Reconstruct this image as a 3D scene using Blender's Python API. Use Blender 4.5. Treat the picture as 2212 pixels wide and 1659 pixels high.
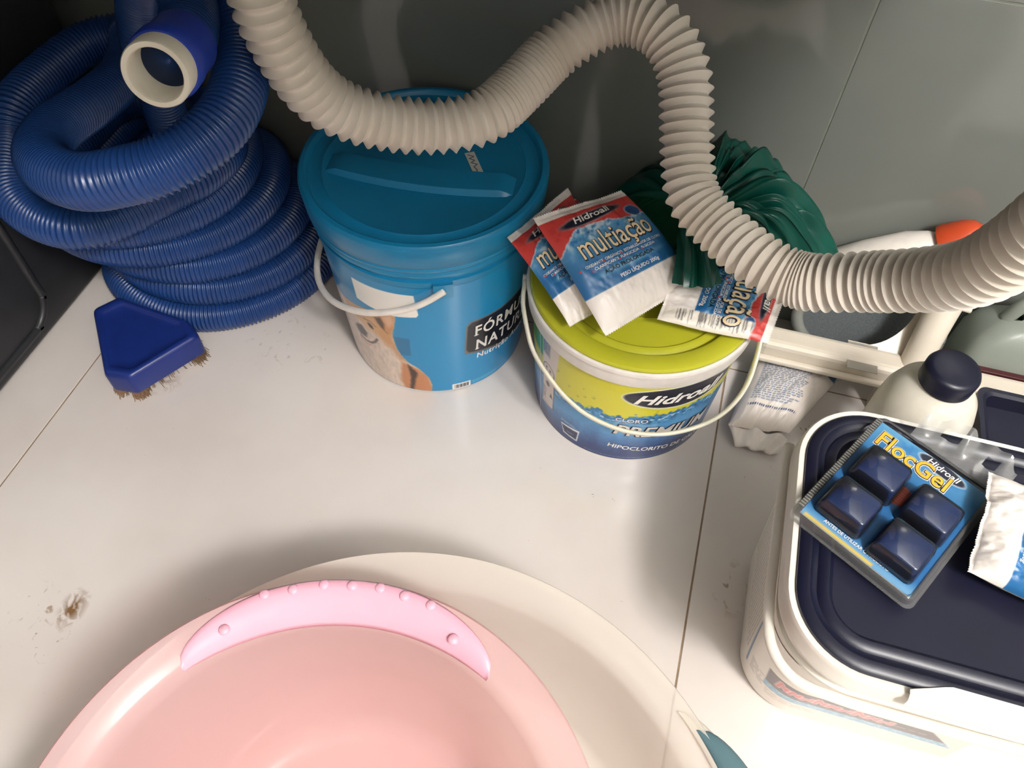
import bpy, bmesh, math, random
import numpy as np
from mathutils import Matrix, Vector

random.seed(7); np.random.seed(7)
SC = bpy.context.scene
for o in list(bpy.data.objects): bpy.data.objects.remove(o)

# ------------------------------------------------------------------ camera
CAM_H = 0.9
_f = 1700.0
def _n(v): return v / np.linalg.norm(v)
_d = _n(np.array([-42, 1224, _f])); _v = np.array([834, -2337, _f]); _v = _n(_v - 0)
_v = _n(_v - _d * (_v @ _d)); _x = np.cross(_d, _v)
_R = np.stack([_x, _v, -_d])
cd = bpy.data.cameras.new('camera'); cam = bpy.data.objects.new('camera', cd); SC.collection.objects.link(cam)
cd.sensor_fit = 'HORIZONTAL'; cd.sensor_width = 36.0; cd.lens = _f / 2212 * 36.0
cd.clip_start = 0.01; cd.clip_end = 50
M3 = np.stack([_R[:, 0], -_R[:, 1], -_R[:, 2]], axis=1)
m = Matrix([list(M3[i]) + [[0, 0, CAM_H][i]] for i in range(3)] + [[0, 0, 0, 1]])
cam.matrix_world = m
SC.camera = cam

# ------------------------------------------------------------------ world, lamp, exposure
W = bpy.data.worlds.new('world'); SC.world = W; W.use_nodes = True
bg = W.node_tree.nodes['Background']; bg.inputs[0].default_value = (1.0, 0.97, 0.93, 1); bg.inputs[1].default_value = 0.0
SC.view_settings.view_transform = 'Standard'; SC.view_settings.look = 'None'
SC.view_settings.gamma = 1.0; SC.view_settings.use_curve_mapping = False
SC.view_settings.exposure = 0.0
def bulb(name, loc, radius, energy, col):
    l = bpy.data.lights.new(name, 'POINT'); l.shadow_soft_size = radius; l.energy = energy; l.color = col
    o = bpy.data.objects.new(name, l); SC.collection.objects.link(o); o.location = loc; return o
bulb('ceiling_lamp', (1.02, -0.70, 2.20), 0.16, 172, (1.0, 0.965, 0.935))

# ------------------------------------------------------------------ helpers
COL = SC.collection
ORG = {}
def lin(c):
    c = np.asarray(c, dtype=float) / 255.0
    return np.where(c <= 0.04045, c / 12.92, ((c + 0.055) / 1.055) ** 2.4)
def empty(name, loc, label, cat, group=None):
    o = bpy.data.objects.new(name, None); COL.objects.link(o); o.location = loc; o.empty_display_size = 0.02
    o['label'] = label; o['category'] = cat
    if group: o['group'] = group
    ORG[o.name] = np.array(loc, float); return o
def mk(name, V, F, mat, parent=None, smooth=True, org=None, label=None, cat=None, kind=None, group=None, cols=None, bevel=0, sharp=None):
    V = np.asarray(V, float)
    if parent is not None: O = ORG[parent.name]
    else: O = np.array(org if org is not None else (0, 0, 0), float)
    me = bpy.data.meshes.new(name)
    me.from_pydata((V - O).tolist(), [], [tuple(int(i) for i in f) for f in F])
    me.validate(); me.update()
    o = bpy.data.objects.new(name, me); COL.objects.link(o)
    if mat is not None: me.materials.append(mat)
    if smooth:
        for p in me.polygons: p.use_smooth = True
        if sharp:
            bm = bmesh.new(); bm.from_mesh(me)
            a = math.radians(sharp)
            for e in bm.edges:
                if len(e.link_faces) == 2 and e.calc_face_angle(0) > a: e.smooth = False
            bm.to_mesh(me); bm.free()
    if cols is not None:
        at = me.color_attributes.new('Col', 'FLOAT_COLOR', 'POINT')
        c4 = np.ones((len(V), 4)); c4[:, :3] = cols; at.data.foreach_set('color', c4.ravel())
    if parent is not None:
        o.parent = parent; ORG[o.name] = O
    else:
        o.location = O.tolist(); ORG[o.name] = O
    if label: o['label'] = label
    if cat: o['category'] = cat
    if kind: o['kind'] = kind
    if group: o['group'] = group
    if bevel:
        b = o.modifiers.new('bevel', 'BEVEL'); b.width = bevel; b.segments = 3; b.limit_method = 'ANGLE'
    return o

class NT:
    def __init__(s, name):
        s.m = bpy.data.materials.new(name); s.m.use_nodes = True; s.t = s.m.node_tree; s.t.nodes.clear()
        s.out = s.t.nodes.new('ShaderNodeOutputMaterial')
    def n(s, typ, **kw):
        nd = s.t.nodes.new(typ)
        for k, v in kw.items(): setattr(nd, k, v)
        return nd
    def l(s, a, b): s.t.links.new(a, b)
def mat(name, col, rough=0.4, col2=None, nscale=40, spec=0.5, bump=0.0, bscale=60, trans=0.0, translucent=0.0, seethru=0.0, coat=0.0, sss=0.0, metallic=0.0, vc=False, emit=None):
    N = NT(name); p = N.n('ShaderNodeBsdfPrincipled')
    p.inputs['Roughness'].default_value = rough; p.inputs['Specular IOR Level'].default_value = spec
    p.inputs['Metallic'].default_value = metallic; p.inputs['Coat Weight'].default_value = coat
    p.inputs['Coat Roughness'].default_value = 0.08
    p.inputs['Transmission Weight'].default_value = trans
    if sss: p.inputs['Subsurface Weight'].default_value = sss; p.inputs['Subsurface Radius'].default_value = (0.01, 0.008, 0.006); p.inputs['Subsurface Scale'].default_value = 0.5
    c = list(lin(col)) + [1]
    tc = N.n('ShaderNodeTexCoord')
    if vc:
        a = N.n('ShaderNodeVertexColor', layer_name='Col'); csock = a.outputs['Color']
        N.l(csock, p.inputs['Base Color'])
    else:
        nz = N.n('ShaderNodeTexNoise'); nz.inputs['Scale'].default_value = nscale; nz.inputs['Detail'].default_value = 5
        N.l(tc.outputs['Object'], nz.inputs['Vector'])
        mx = N.n('ShaderNodeMix', data_type='RGBA'); mx.inputs[6].default_value = c
        c2 = lin(col2) if col2 is not None else lin(np.array(col) * 0.93)
        mx.inputs[7].default_value = list(c2) + [1]
        rp = N.n('ShaderNodeMapRange'); rp.inputs[1].default_value = 0.4; rp.inputs[2].default_value = 0.75
        N.l(nz.outputs[0], rp.inputs[0]); N.l(rp.outputs[0], mx.inputs[0]); N.l(mx.outputs[2], p.inputs['Base Color'])
        csock = mx.outputs[2]
    if bump:
        n2 = N.n('ShaderNodeTexNoise'); n2.inputs['Scale'].default_value = bscale; n2.inputs['Detail'].default_value = 3
        N.l(tc.outputs['Object'], n2.inputs['Vector'])
        b = N.n('ShaderNodeBump'); b.inputs['Strength'].default_value = bump; b.inputs['Distance'].default_value = 0.002
        N.l(n2.outputs[0], b.inputs['Height']); N.l(b.outputs[0], p.inputs['Normal'])
    sh = p.outputs[0]
    if translucent:
        t = N.n('ShaderNodeBsdfTranslucent'); N.l(csock, t.inputs[0]); x = N.n('ShaderNodeMixShader'); x.inputs[0].default_value = translucent
        N.l(sh, x.inputs[1]); N.l(t.outputs[0], x.inputs[2]); sh = x.outputs[0]
    if seethru:
        t = N.n('ShaderNodeBsdfTransparent'); N.l(csock, t.inputs[0])
        x = N.n('ShaderNodeMixShader'); x.inputs[0].default_value = seethru
        N.l(sh, x.inputs[1]); N.l(t.outputs[0], x.inputs[2]); sh = x.outputs[0]
    N.l(sh, N.out.inputs[0]); return N.m
def clear_mat(name, tint=(245, 247, 248), rough=0.06, haze=0.06):
    N = NT(name); t = N.n('ShaderNodeBsdfTransparent'); t.inputs[0].default_value = list(lin(tint)) + [1]
    g = N.n('ShaderNodeBsdfGlossy'); g.inputs['Roughness'].default_value = rough
    fr = N.n('ShaderNodeFresnel'); fr.inputs[0].default_value = 1.5
    x = N.n('ShaderNodeMixShader'); N.l(fr.outputs[0], x.inputs[0]); N.l(t.outputs[0], x.inputs[1]); N.l(g.outputs[0], x.inputs[2])
    d = N.n('ShaderNodeBsdfDiffuse'); nz = N.n('ShaderNodeTexNoise'); nz.inputs['Scale'].default_value = 30
    d.inputs[0].default_value = (.75, .75, .73, 1)
    y = N.n('ShaderNodeMixShader'); y.inputs[0].default_value = haze
    N.l(x.outputs[0], y.inputs[1]); N.l(d.outputs[0], y.inputs[2]); N.l(y.outputs[0], N.out.inputs[0]); return N.m

def lathe(prof, c=(0, 0, 0), segs=128, close=False, cap0=True, cap1=True):
    prof = np.array(prof, float); n = len(prof); th = np.linspace(0, 2 * np.pi, segs, endpoint=False)
    V = np.zeros((n, segs, 3)); V[:, :, 0] = c[0] + prof[:, :1] * np.sin(th); V[:, :, 1] = c[1] - prof[:, :1] * np.cos(th); V[:, :, 2] = c[2] + prof[:, 1:2]
    F = []
    for i in range(n - 1 if not close else n):
        a = i * segs; b = ((i + 1) % n) * segs
        for j in range(segs):
            k = (j + 1) % segs; F.append((a + j, a + k, b + k, b + j))
    if not close:
        if cap0 and prof[0, 0] > 1e-6: F.append(tuple(range(segs - 1, -1, -1)))
        if cap1 and prof[-1, 0] > 1e-6: F.append(tuple((n - 1) * segs + j for j in range(segs)))
    return V.reshape(-1, 3), F
def catmull(P, per=12):
    P = np.array(P, float); Q = np.vstack([2 * P[0] - P[1], P, 2 * P[-1] - P[-2]]); out = []
    for i in range(1, len(Q) - 2):
        t = np.linspace(0, 1, per, endpoint=False)[:, None]; a, b, c, d = Q[i - 1], Q[i], Q[i + 1], Q[i + 2]
        out.append(0.5 * (2 * b + (c - a) * t + (2 * a - 5 * b + 4 * c - d) * t ** 2 + (3 * b - a - 3 * c + d) * t ** 3))
    out.append(P[-1:]); return np.vstack(out)
def arcparam(P):
    s = np.concatenate([[0], np.cumsum(np.linalg.norm(np.diff(P, axis=0), axis=1))]); return s
def at_s(P, s, q): return np.stack([np.interp(q, s, P[:, i]) for i in range(3)], axis=1)
def tube(P, rad, segs=16, caps=True, flat=None):
    P = np.asarray(P, float); n = len(P); rad = np.broadcast_to(np.asarray(rad, float), (n,))
    T = np.gradient(P, axis=0); T /= np.linalg.norm(T, axis=1)[:, None] + 1e-12
    up = np.array([0, 0, 1.0]);
    if abs(T[0] @ up) > 0.9: up = np.array([0, 1.0, 0])
    u = up - T[0] * (T[0] @ up); u /= np.linalg.norm(u); U = [u]
    for i in range(1, n):
        u = u - T[i] * (T[i] @ u); u = u / (np.linalg.norm(u) + 1e-12); U.append(u)
    U = np.array(U); B = np.cross(T, U); th = np.linspace(0, 2 * np.pi, segs, endpoint=False)
    cu, sb = np.cos(th), np.sin(th)
    if flat: cu = cu * flat[0]; sb = sb * flat[1]
    V = P[:, None, :] + rad[:, None, None] * (U[:, None, :] * cu[None, :, None] + B[:, None, :] * sb[None, :, None])
    idx = np.arange(n * segs).reshape(n, segs); F = []
    a = idx[:-1]; b = np.roll(idx, -1, axis=1)[:-1]; c = np.roll(idx, -1, axis=1)[1:]; d = idx[1:]
    F = np.stack([a, b, c, d], axis=-1).reshape(-1, 4).tolist()
    if caps: F.append(list(idx[0][::-1])); F.append(list(idx[-1]))
    return V.reshape(-1, 3), F
def gridfaces(n, m_):
    i = np.arange(n * m_).reshape(n, m_); return np.stack([i[:-1, :-1], i[:-1, 1:], i[1:, 1:], i[1:, :-1]], axis=-1).reshape(-1, 4).tolist()
def box(x0, x1, y0, y1, z0, z1):
    V = [(x, y, z) for z in (z0, z1) for y in (y0, y1) for x in (x0, x1)]
    F = [(0, 2, 3, 1), (4, 5, 7, 6), (0, 1, 5, 4), (2, 6, 7, 3), (0, 4, 6, 2), (1, 3, 7, 5)]
    return np.array(V, float), F
def merge(*parts):
    V = []; F = []; k = 0
    for v, f in parts:
        V.append(np.asarray(v, float)); F += [tuple(i + k for i in q) for q in f]; k += len(v)
    return np.vstack(V), F
_rng = np.random.RandomState(3); _lat = _rng.rand(64, 64, 64)
def vnoise(X, Y, Z=0.0):
    X = np.asarray(X, float); Y = np.asarray(Y, float); Z = np.zeros_like(X) + Z
    xi, yi, zi = np.floor(X).astype(int), np.floor(Y).astype(int), np.floor(Z).astype(int)
    fx, fy, fz = X - xi, Y - yi, Z - zi
    fx, fy, fz = [t * t * (3 - 2 * t) for t in (fx, fy, fz)]
    g = lambda a, b, c: _lat[(xi + a) % 64, (yi + b) % 64, (zi + c) % 64]
    l = lambda a, b, t: a + (b - a) * t
    return l(l(l(g(0,0,0), g(1,0,0), fx), l(g(0,1,0), g(1,1,0), fx), fy), l(l(g(0,0,1), g(1,0,1), fx), l(g(0,1,1), g(1,1,1), fx), fy), fz)
def fbm(X, Y, Z=0.0, o=4):
    s = 0; a = 0.5
    for i in range(o): s = s + a * vnoise(np.asarray(X) * 2 ** i + 7.3 * i, np.asarray(Y) * 2 ** i + 3.1 * i, Z); a *= 0.5
    return s / (1 - 0.5 ** o)

class Canvas:                         # flat print, painted per vertex on a fine grid
    def __init__(s, u0, u1, v0, v1, step, bgc):
        nu = max(2, int(round((u1 - u0) / step)) + 1); nv = max(2, int(round((v1 - v0) / step)) + 1)
        s.U, s.V = np.meshgrid(np.linspace(u0, u1, nu), np.linspace(v0, v1, nv)); s.step = step
        s.C = np.zeros(s.U.shape + (3,)); s.C[:] = np.array(bgc) / 255.0
    def put(s, mask, col):
        col = np.asarray(col, float) / 255.0
        s.C = s.C * (1 - mask[..., None]) + col * mask[..., None]
    def poly(s, pts, soft=None, wob=0, wsc=100):
        soft = soft or s.step; P = np.array(pts, float); U, V = s.U, s.V
        if wob: U = U + (fbm(s.U * wsc, s.V * wsc, 1.5) - .5) * 2 * wob; V = V + (fbm(s.U * wsc, s.V * wsc, 8.5) - .5) * 2 * wob
        d = np.full(U.shape, 1e9); ins = np.zeros(U.shape, bool); n = len(P)
        for i in range(n):
            a = P[i]; b = P[(i + 1) % n]; e = b - a; wx = U - a[0]; wy = V - a[1]
            t = np.clip((wx * e[0] + wy * e[1]) / (e @ e + 1e-15), 0, 1)
            d = np.minimum(d, (wx - e[0] * t) ** 2 + (wy - e[1] * t) ** 2)
            if a[1] != b[1]:
                c = ((a[1] > V) != (b[1] > V)) & (U < (b[0] - a[0]) * (V - a[1]) / (b[1] - a[1]) + a[0]); ins ^= c
        d = np.sqrt(d); d = np.where(ins, -d, d); return np.clip(0.5 - d / soft, 0, 1)
    def line(s, pts, w, soft=None):
        soft = soft or s.step; d = np.full(s.U.shape, 1e9); P = np.array(pts, float)
        for a, b in zip(P[:-1], P[1:]):
            e = b - a; wx = s.U - a[0]; wy = s.V - a[1]; t = np.clip((wx * e[0] + wy * e[1]) / (e @ e + 1e-15), 0, 1)
            d = np.minimum(d, (wx - e[0] * t) ** 2 + (wy - e[1] * t) ** 2)
        return np.clip(0.5 - (np.sqrt(d) - w) / soft, 0, 1)
    def ell(s, cu, cv, a, b, rot=0, soft=None):
        soft = soft or s.step; du = s.U - cu; dv = s.V - cv; c, n = math.cos(rot), math.sin(rot)
        x = (du * c + dv * n) / a; y = (-du * n + dv * c) / b; r = np.sqrt(x * x + y * y)
        return np.clip(0.5 - (r - 1) * min(a, b) / soft, 0, 1)
    def rect(s, u0, u1, v0, v1, soft=None, rad=0):
        soft = soft or s.step; cu, cv = (u0 + u1) / 2, (v0 + v1) / 2
        qx = np.abs(s.U - cu) - (u1 - u0) / 2 + rad; qy = np.abs(s.V - cv) - (v1 - v0) / 2 + rad
        d = np.sqrt(np.maximum(qx, 0) ** 2 + np.maximum(qy, 0) ** 2) + np.minimum(np.maximum(qx, qy), 0) - rad
        return np.clip(0.5 - d / soft, 0, 1)
    def micro(s, u0, u1, v0, v1, lh, col, seed=0, fill=.55):    # unreadable fine print as broken dashes
        R = np.random.RandomState(seed); v = v1
        while v - lh > v0:
            u = u0; e = u1 - R.rand() * (u1 - u0) * .25
            while u < e:
                w = lh * (0.8 + 2.2 * R.rand()); s.put(s.rect(u, min(u + w, e), v - lh * fill, v) * .8, col); u += w + lh * .55
            v -= lh
    def build(s, name, S, mt, parent, off=0.0):
        V = S(s.U.ravel(), s.V.ravel(), off); n, m_ = s.U.shape
        return mk(name, V, gridfaces(n, m_), mt, parent, cols=lin(np.clip(s.C, 0, 1) * 255).reshape(-1, 3))

def text_mesh(txt, size=1.0, bold=0.0, shear=0.0, xs=1.0, align='LEFT', space=1.0):
    cu = bpy.data.curves.new('t', 'FONT'); cu.body = txt; cu.size = size; cu.offset = bold * size; cu.shear = shear
    cu.align_x = align; cu.resolution_u = 3; cu.space_character = space; cu.fill_mode = 'FRONT'
    ob = bpy.data.objects.new('t', cu); COL.objects.link(ob)
    dg = bpy.context.evaluated_depsgraph_get(); me = bpy.data.meshes.new_from_object(ob.evaluated_get(dg))
    V = np.array([v.co[:] for v in me.vertices]); F = [tuple(p.vertices) for p in me.polygons]
    bpy.data.objects.remove(ob); bpy.data.curves.remove(cu); bpy.data.meshes.remove(me)
    V = V[:, :2].copy(); V[:, 0] *= xs; return V, F
def subdiv(V2, F, maxlen):
    bm = bmesh.new(); vs = [bm.verts.new((v[0], v[1], 0)) for v in V2]
    for f in F:
        try: bm.faces.new([vs[i] for i in f])
        except ValueError: pass
    bmesh.ops.triangulate(bm, faces=bm.faces[:])
    for _ in range(4):
        es = [e for e in bm.edges if e.calc_length() > maxlen]
        if not es: break
        bmesh.ops.subdivide_edges(bm, edges=es, cuts=1); bmesh.ops.triangulate(bm, faces=bm.faces[:])
    bm.verts.index_update(); V = np.array([v.co[:2] for v in bm.verts]); F = [tuple(v.index for v in f.verts) for f in bm.faces]; bm.free(); return V, F
def decal(name, V2, F, S, mt, parent, at=(0, 0), rot=0, off=0.0006, maxlen=0.005, warp=None):
    V, F = subdiv(V2, F, maxlen); c, s = math.cos(rot), math.sin(rot)
    U = at[0] + V[:, 0] * c - V[:, 1] * s; Vv = at[1] + V[:, 0] * s + V[:, 1] * c
    if warp: U, Vv = warp(U, Vv)
    return mk(name, S(U, Vv, off), F, mt, parent, smooth=True)
def text_on(name, txt, S, mt, parent, at, size, rot=0, off=0.0006, **kw):
    V, F = text_mesh(txt, size, **kw); return decal(name, V, F, S, mt, parent, at, rot, off, maxlen=max(0.004, size * .5))

# ------------------------------------------------------------------ materials
VC_GLOSS = mat('printed_gloss', (255, 255, 255), 0.28, vc=True, spec=0.5, coat=0.15)
VC_FILM = mat('printed_film', (255, 255, 255), 0.36, vc=True, spec=0.5)
VC_CARD = mat('printed_card', (255, 255, 255), 0.5, vc=True)
INK_WHITE = mat('white_ink', (243, 240, 236), 0.4)
INK_CREAM = mat('cream_ink', (246, 220, 180), 0.4)
INK_DARK = mat('dark_ink', (22, 24, 34), 0.45)
INK_BLUE = mat('blue_ink', (30, 66, 120), 0.45)
INK_ORANGE = mat('orange_ink', (252, 186, 62), 0.4, col2=(246, 150, 40))
INK_RED = mat('red_ink', (205, 72, 74), 0.4)
WHITE_PLASTIC = mat('white_plastic', (238, 230, 222), 0.35, sss=0.1)

# ------------------------------------------------------------------ the room: floor tiles, wall tiles, counter overhead
def tile_mat(name, col, col2, rough, stains=(), vein=0.0, mottle=3.0):
    N = NT(name); p = N.n('ShaderNodeBsdfPrincipled'); p.inputs['Specular IOR Level'].default_value = 0.5
    g = N.n('ShaderNodeNewGeometry'); pos = g.outputs['Position']
    nz = N.n('ShaderNodeTexNoise'); nz.inputs['Scale'].default_value = mottle; nz.inputs['Detail'].default_value = 6; N.l(pos, nz.inputs['Vector'])
    mx = N.n('ShaderNodeMix', data_type='RGBA'); mx.inputs[6].default_value = list(lin(col)) + [1]; mx.inputs[7].default_value = list(lin(col2)) + [1]
    rp = N.n('ShaderNodeMapRange'); rp.inputs[1].default_value = .38; rp.inputs[2].default_value = .68; N.l(nz.outputs[0], rp.inputs[0]); N.l(rp.outputs[0], mx.inputs[0])
    cur = mx.outputs[2]
    for (sx, sy, rx, ry, sc, lo, hi, c) in stains:
        d = N.n('ShaderNodeVectorMath', operation='SUBTRACT'); N.l(pos, d.inputs[0]); d.inputs[1].default_value = (sx, sy, 0)
        e = N.n('ShaderNodeVectorMath', operation='MULTIPLY'); N.l(d.outputs[0], e.inputs[0]); e.inputs[1].default_value = (1 / rx, 1 / ry, 0)
        ln = N.n('ShaderNodeVectorMath', operation='LENGTH'); N.l(e.outputs[0], ln.inputs[0])
        f = N.n('ShaderNodeMapRange', clamp=True); f.inputs[1].default_value = 1.0; f.inputs[2].default_value = 0.2; N.l(ln.outputs['Value'], f.inputs[0])
        n2 = N.n('ShaderNodeTexNoise'); n2.inputs['Scale'].default_value = sc; n2.inputs['Detail'].default_value = 4; n2.inputs['Distortion'].default_value = 1.2; N.l(pos, n2.inputs['Vector'])
        h = N.n('ShaderNodeMapRange', clamp=True); h.inputs[1].default_value = lo; h.inputs[2].default_value = hi; N.l(n2.outputs[0], h.inputs[0])
        mu = N.n('ShaderNodeMath', operation='MULTIPLY'); N.l(f.outputs[0], mu.inputs[0]); N.l(h.outputs[0], mu.inputs[1])
        m2 = N.n('ShaderNodeMix', data_type='RGBA'); N.l(mu.outputs[0], m2.inputs[0]); N.l(cur, m2.inputs[6]); m2.inputs[7].default_value = list(lin(c)) + [1]; cur = m2.outputs[2]
    N.l(cur, p.inputs['Base Color'])
    n3 = N.n('ShaderNodeTexNoise'); n3.inputs['Scale'].default_value = 9; n3.inputs['Detail'].default_value = 4; N.l(pos, n3.inputs['Vector'])
    r2 = N.n('ShaderNodeMapRange'); r2.inputs[1].default_value = .3; r2.inputs[2].default_value = .7; r2.inputs[3].default_value = rough * .8; r2.inputs[4].default_value = rough * 1.35
    N.l(n3.outputs[0], r2.inputs[0]); N.l(r2.outputs[0], p.inputs['Roughness'])
    N.l(p.outputs[0], N.out.inputs[0]); return N.m
FLOOR_T = tile_mat('floor_tile', (224, 217, 212), (213, 204, 198), 0.15, mottle=4.0, stains=[
    (-0.600, 0.165, .04, .03, 60, .58, .66, (150, 126, 100)), (-0.560, 0.172, .018, .03, 55, .42, .56, (128, 96, 62)),
    (-0.58, 0.14, .05, .04, 90, .62, .70, (150, 130, 110)), (0.172, 0.415, .025, .04, 45, .55, .60, (168, 150, 128)),
    (-0.66, 0.49, .06, .03, 60, .45, .62, (128, 96, 74)),
    (-0.50, 0.60, .09, .07, 60, .62, .78, (170, 150, 134)), (0.25, 0.66, .12, .08, 120, .64, .70, (150, 128, 110)),
    (-0.3, 0.4, 1.2, .8, 160, .76, .78, (140, 120, 104))])
WALL_T = tile_mat('wall_tile', (120, 123, 117), (109, 113, 108), 0.10, mottle=2.0)
GROUT = mat('grout', (150, 128, 106), 0.9, col2=(126, 106, 86), nscale=60)
GROUT_W = mat('wall_grout', (120, 124, 114), 0.9)
WALL_Y = 0.862
V, F = box(-1.8, 1.8, -1.15, WALL_Y + .1, -0.05, -0.0010)
floor = mk('floor', V, F, GROUT, smooth=False, kind='structure')
TX = [-1.70, -1.6070, -0.7407, 0.1256, 0.9920, 1.70]; TY = [-1.05, -0.986, -0.120, 0.746, WALL_Y + .05]
g = 0.0011
for i in range(len(TX) - 1):
    for j in range(len(TY) - 1):
        V, F = box(TX[i] + g, TX[i + 1] - g, TY[j] + g, TY[j + 1] - g, -0.008, 0.0)
        mk('tile', V, F, FLOOR_T, floor, smooth=False, bevel=0.0006)
V, F = box(-1.7, 1.7, WALL_Y + .0007, WALL_Y + .1, 0, 2.5)
wall = mk('wall_back', V, F, GROUT_W, smooth=False, kind='structure')
WX = [-1.582, -0.716, 0.150, 1.016, 1.7]; WZ = [0.001, 0.502, 1.0, 1.5, 2.0, 2.499]
for i in range(len(WX) - 1):
    for j in range(len(WZ) - 1):
        V, F = box(WX[i] + g, WX[i + 1] - g, WALL_Y, WALL_Y + .008, WZ[j] + g, WZ[j + 1] - g)
        mk('tile', V, F, WALL_T, wall, smooth=False, bevel=0.0006)
PAINT = mat('wall_paint', (166, 166, 162), 0.7, col2=(160, 160, 156), nscale=4)
CEIL = mat('ceiling_paint', (240, 239, 236), 0.8)
for nm, bx in (('wall_left', (-1.80, -1.70, -1.05, WALL_Y + .1, 0, 2.5)), ('wall_right', (1.70, 1.80, -1.05, WALL_Y + .1, 0, 2.5)), ('wall_front', (-1.80, 1.80, -1.15, -1.05, 0, 2.5))):
    V, F = box(*bx); mk(nm, V, F, PAINT, smooth=False, kind='structure')
V, F = box(-1.80, 1.80, -1.15, WALL_Y + .1, 2.5, 2.6); mk('ceiling', V, F, CEIL, smooth=False, kind='structure')
COUNTER = mat('counter_stone', (74, 72, 70), 0.4, col2=(52, 51, 50), nscale=90)
V, F = box(-1.69, 0.38, 0.11, WALL_Y - .001, 0.95, 0.99)
mk('overhead_counter_1', V, F, COUNTER, smooth=False, kind='structure', bevel=0.004)  # unseen counter slab overhead, its edges placed to shade blue lid and wall

# dark appliance on the left
APP_X = -0.8195
DARK = mat('appliance_grey', (40, 41, 44), 0.42, col2=(33, 34, 37), nscale=30, bump=0.05, bscale=500)
ap = empty('appliance', (-1.12, 0.48, 0), 'dark grey appliance side panel with embossed rounded groove at far left', 'appliance')
V, F = box(-1.42, APP_X, 0.18, 0.78, 0.012, 0.86); mk('cabinet', V, F, DARK, ap, smooth=False, bevel=0.008)
pts = [(APP_X, 0.30, 0.70), (APP_X, 0.30, 0.20)]
def yz_arc(cy, cz, r, a0, a1, n=8): return [(APP_X, cy + r * math.cos(math.radians(a)), cz + r * math.sin(math.radians(a))) for a in np.linspace(a0, a1, n)]
path = [(APP_X, 0.545, 0.60), (APP_X, 0.54, 0.25)] + yz_arc(0.49, 0.08, 0.045, 0, -90) + yz_arc(0.30, 0.08, 0.045, -90, -180) + [(APP_X, 0.255, 0.25), (APP_X, 0.25, 0.60)]
V, F = tube(catmull(path, 6), 0.006, 10); mk('embossed_ridge', V, F, DARK, ap)
for x in (-1.36, -0.88):
    for y in (0.24, 0.72):
        V, F = lathe([(0.02, 0), (0.02, 0.013)], (x, y, 0), 20); mk('foot', V, F, DARK, ap, sharp=40)

# ------------------------------------------------------------------ surfaces that carry print
def cone_surf(cx, cy, r0, k):
    def S(U, Vv, off=0.0):           # U = angle in degrees (0 towards the viewer), V = height
        a = np.radians(U); r = r0 + k * Vv + off
        return np.stack([cx + r * np.sin(a), cy - r * np.cos(a), Vv], axis=1)
    return S
def scaled(S, ku):                    # U in metres -> degrees
    return lambda U, V, off=0.0: S(U / ku, V, off)

# ------------------------------------------------------------------ blue pet-food bucket
BX, BY = -0.298, 0.702
BLUE_P = mat('bucket_blue', (22, 128, 176), 0.30, col2=(20, 120, 168), nscale=15, bump=0.02, bscale=300)
bk = empty('bucket', (BX, BY, 0), 'tall blue pet-food bucket with round lid and dog picture', 'bucket')
k = 0.0155 / 0.24
V, F = lathe([(0.115, 0.0), (0.1215, 0.0), (0.1235, 0.002), (0.1235 + k * .228, 0.228), (0.1405, 0.229), (0.1410, 0.238), (0.1385, 0.239), (0.1385, 0.2475), (0.1435, 0.2485), (0.1445, 0.2535), (0.1435, 0.256), (0.138, 0.257)], (BX, BY, 0), cap1=False)
mk('body', V, F, BLUE_P, bk, sharp=35)
V, F = lathe([(0.1380, 0.2592), (0.1435, 0.2590), (0.1455, 0.2585), (0.1462, 0.262), (0.1450, 0.264), (0.1466, 0.266), (0.1486, 0.292), (0.1478, 0.2965), (0.1455, 0.299), (0.1405, 0.2995), (0.1385, 0.298), (0.1365, 0.2935), (0.1335, 0.2925), (0.122, 0.2925), (0.1205, 0.2935), (0.119, 0.2925), (0.06, 0.2922), (0.0, 0.2922)], (BX, BY, 0), cap0=False)
lid = mk('lid', V, F, BLUE_P, bk, sharp=35)
def lid_ridge(y0, bow, z1, half):
    n = 30; A = []
    for i in range(n + 1):
        t = -1 + 2 * i / n; x = half * t; w = 0.0165 * (1 - .1 * t * t); h = z1 * min(1, 8 * (1 - abs(t)) + .05)
        yc = y0 - bow * (1 - t * t)
        rot = math.radians(6)
        for (yy, zz) in ((yc - w - .004, 0.2915), (yc - w, 0.2920 + h), (yc + w, 0.2920 + h), (yc + w + .003, 0.2915)):
            A.append((BX + x * math.cos(rot) - (yy - BY) * math.sin(rot), BY + x * math.sin(rot) + (yy - BY) * math.cos(rot), zz))
    Fs = []
    for i in range(n):
        for j in range(3): a = i * 4 + j; Fs.append((a, a + 4, a + 5, a + 1))
    Fs += [(0, 1, 2, 3), (n * 4 + 3, n * 4 + 2, n * 4 + 1, n * 4)]
    return np.array(A), Fs
V, F = lid_ridge(BY - .018, 0.010, 0.0075, 0.112); mk('grip_ridge', V, F, BLUE_P, lid, sharp=30)
# handwritten sticker on the lid
STK = Canvas(0, .046, 0, .012, .0006, (206, 206, 200))
STK.put(STK.line([(.004, .003), (.009, .009), (.011, .003), (.016, .008), (.019, .003), (.024, .009), (.027, .004), (.033, .006), (.040, .004)], .0005), (40, 50, 70))
def Sstk(U, V, off=0):
    a = math.radians(-56); return np.stack([-.259 + U * math.cos(a) - V * math.sin(a), .735 + U * math.sin(a) + V * math.cos(a), np.full_like(U, .2932) + off], axis=1)
STK.build('paper_sticker', Sstk, VC_CARD, lid)
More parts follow.
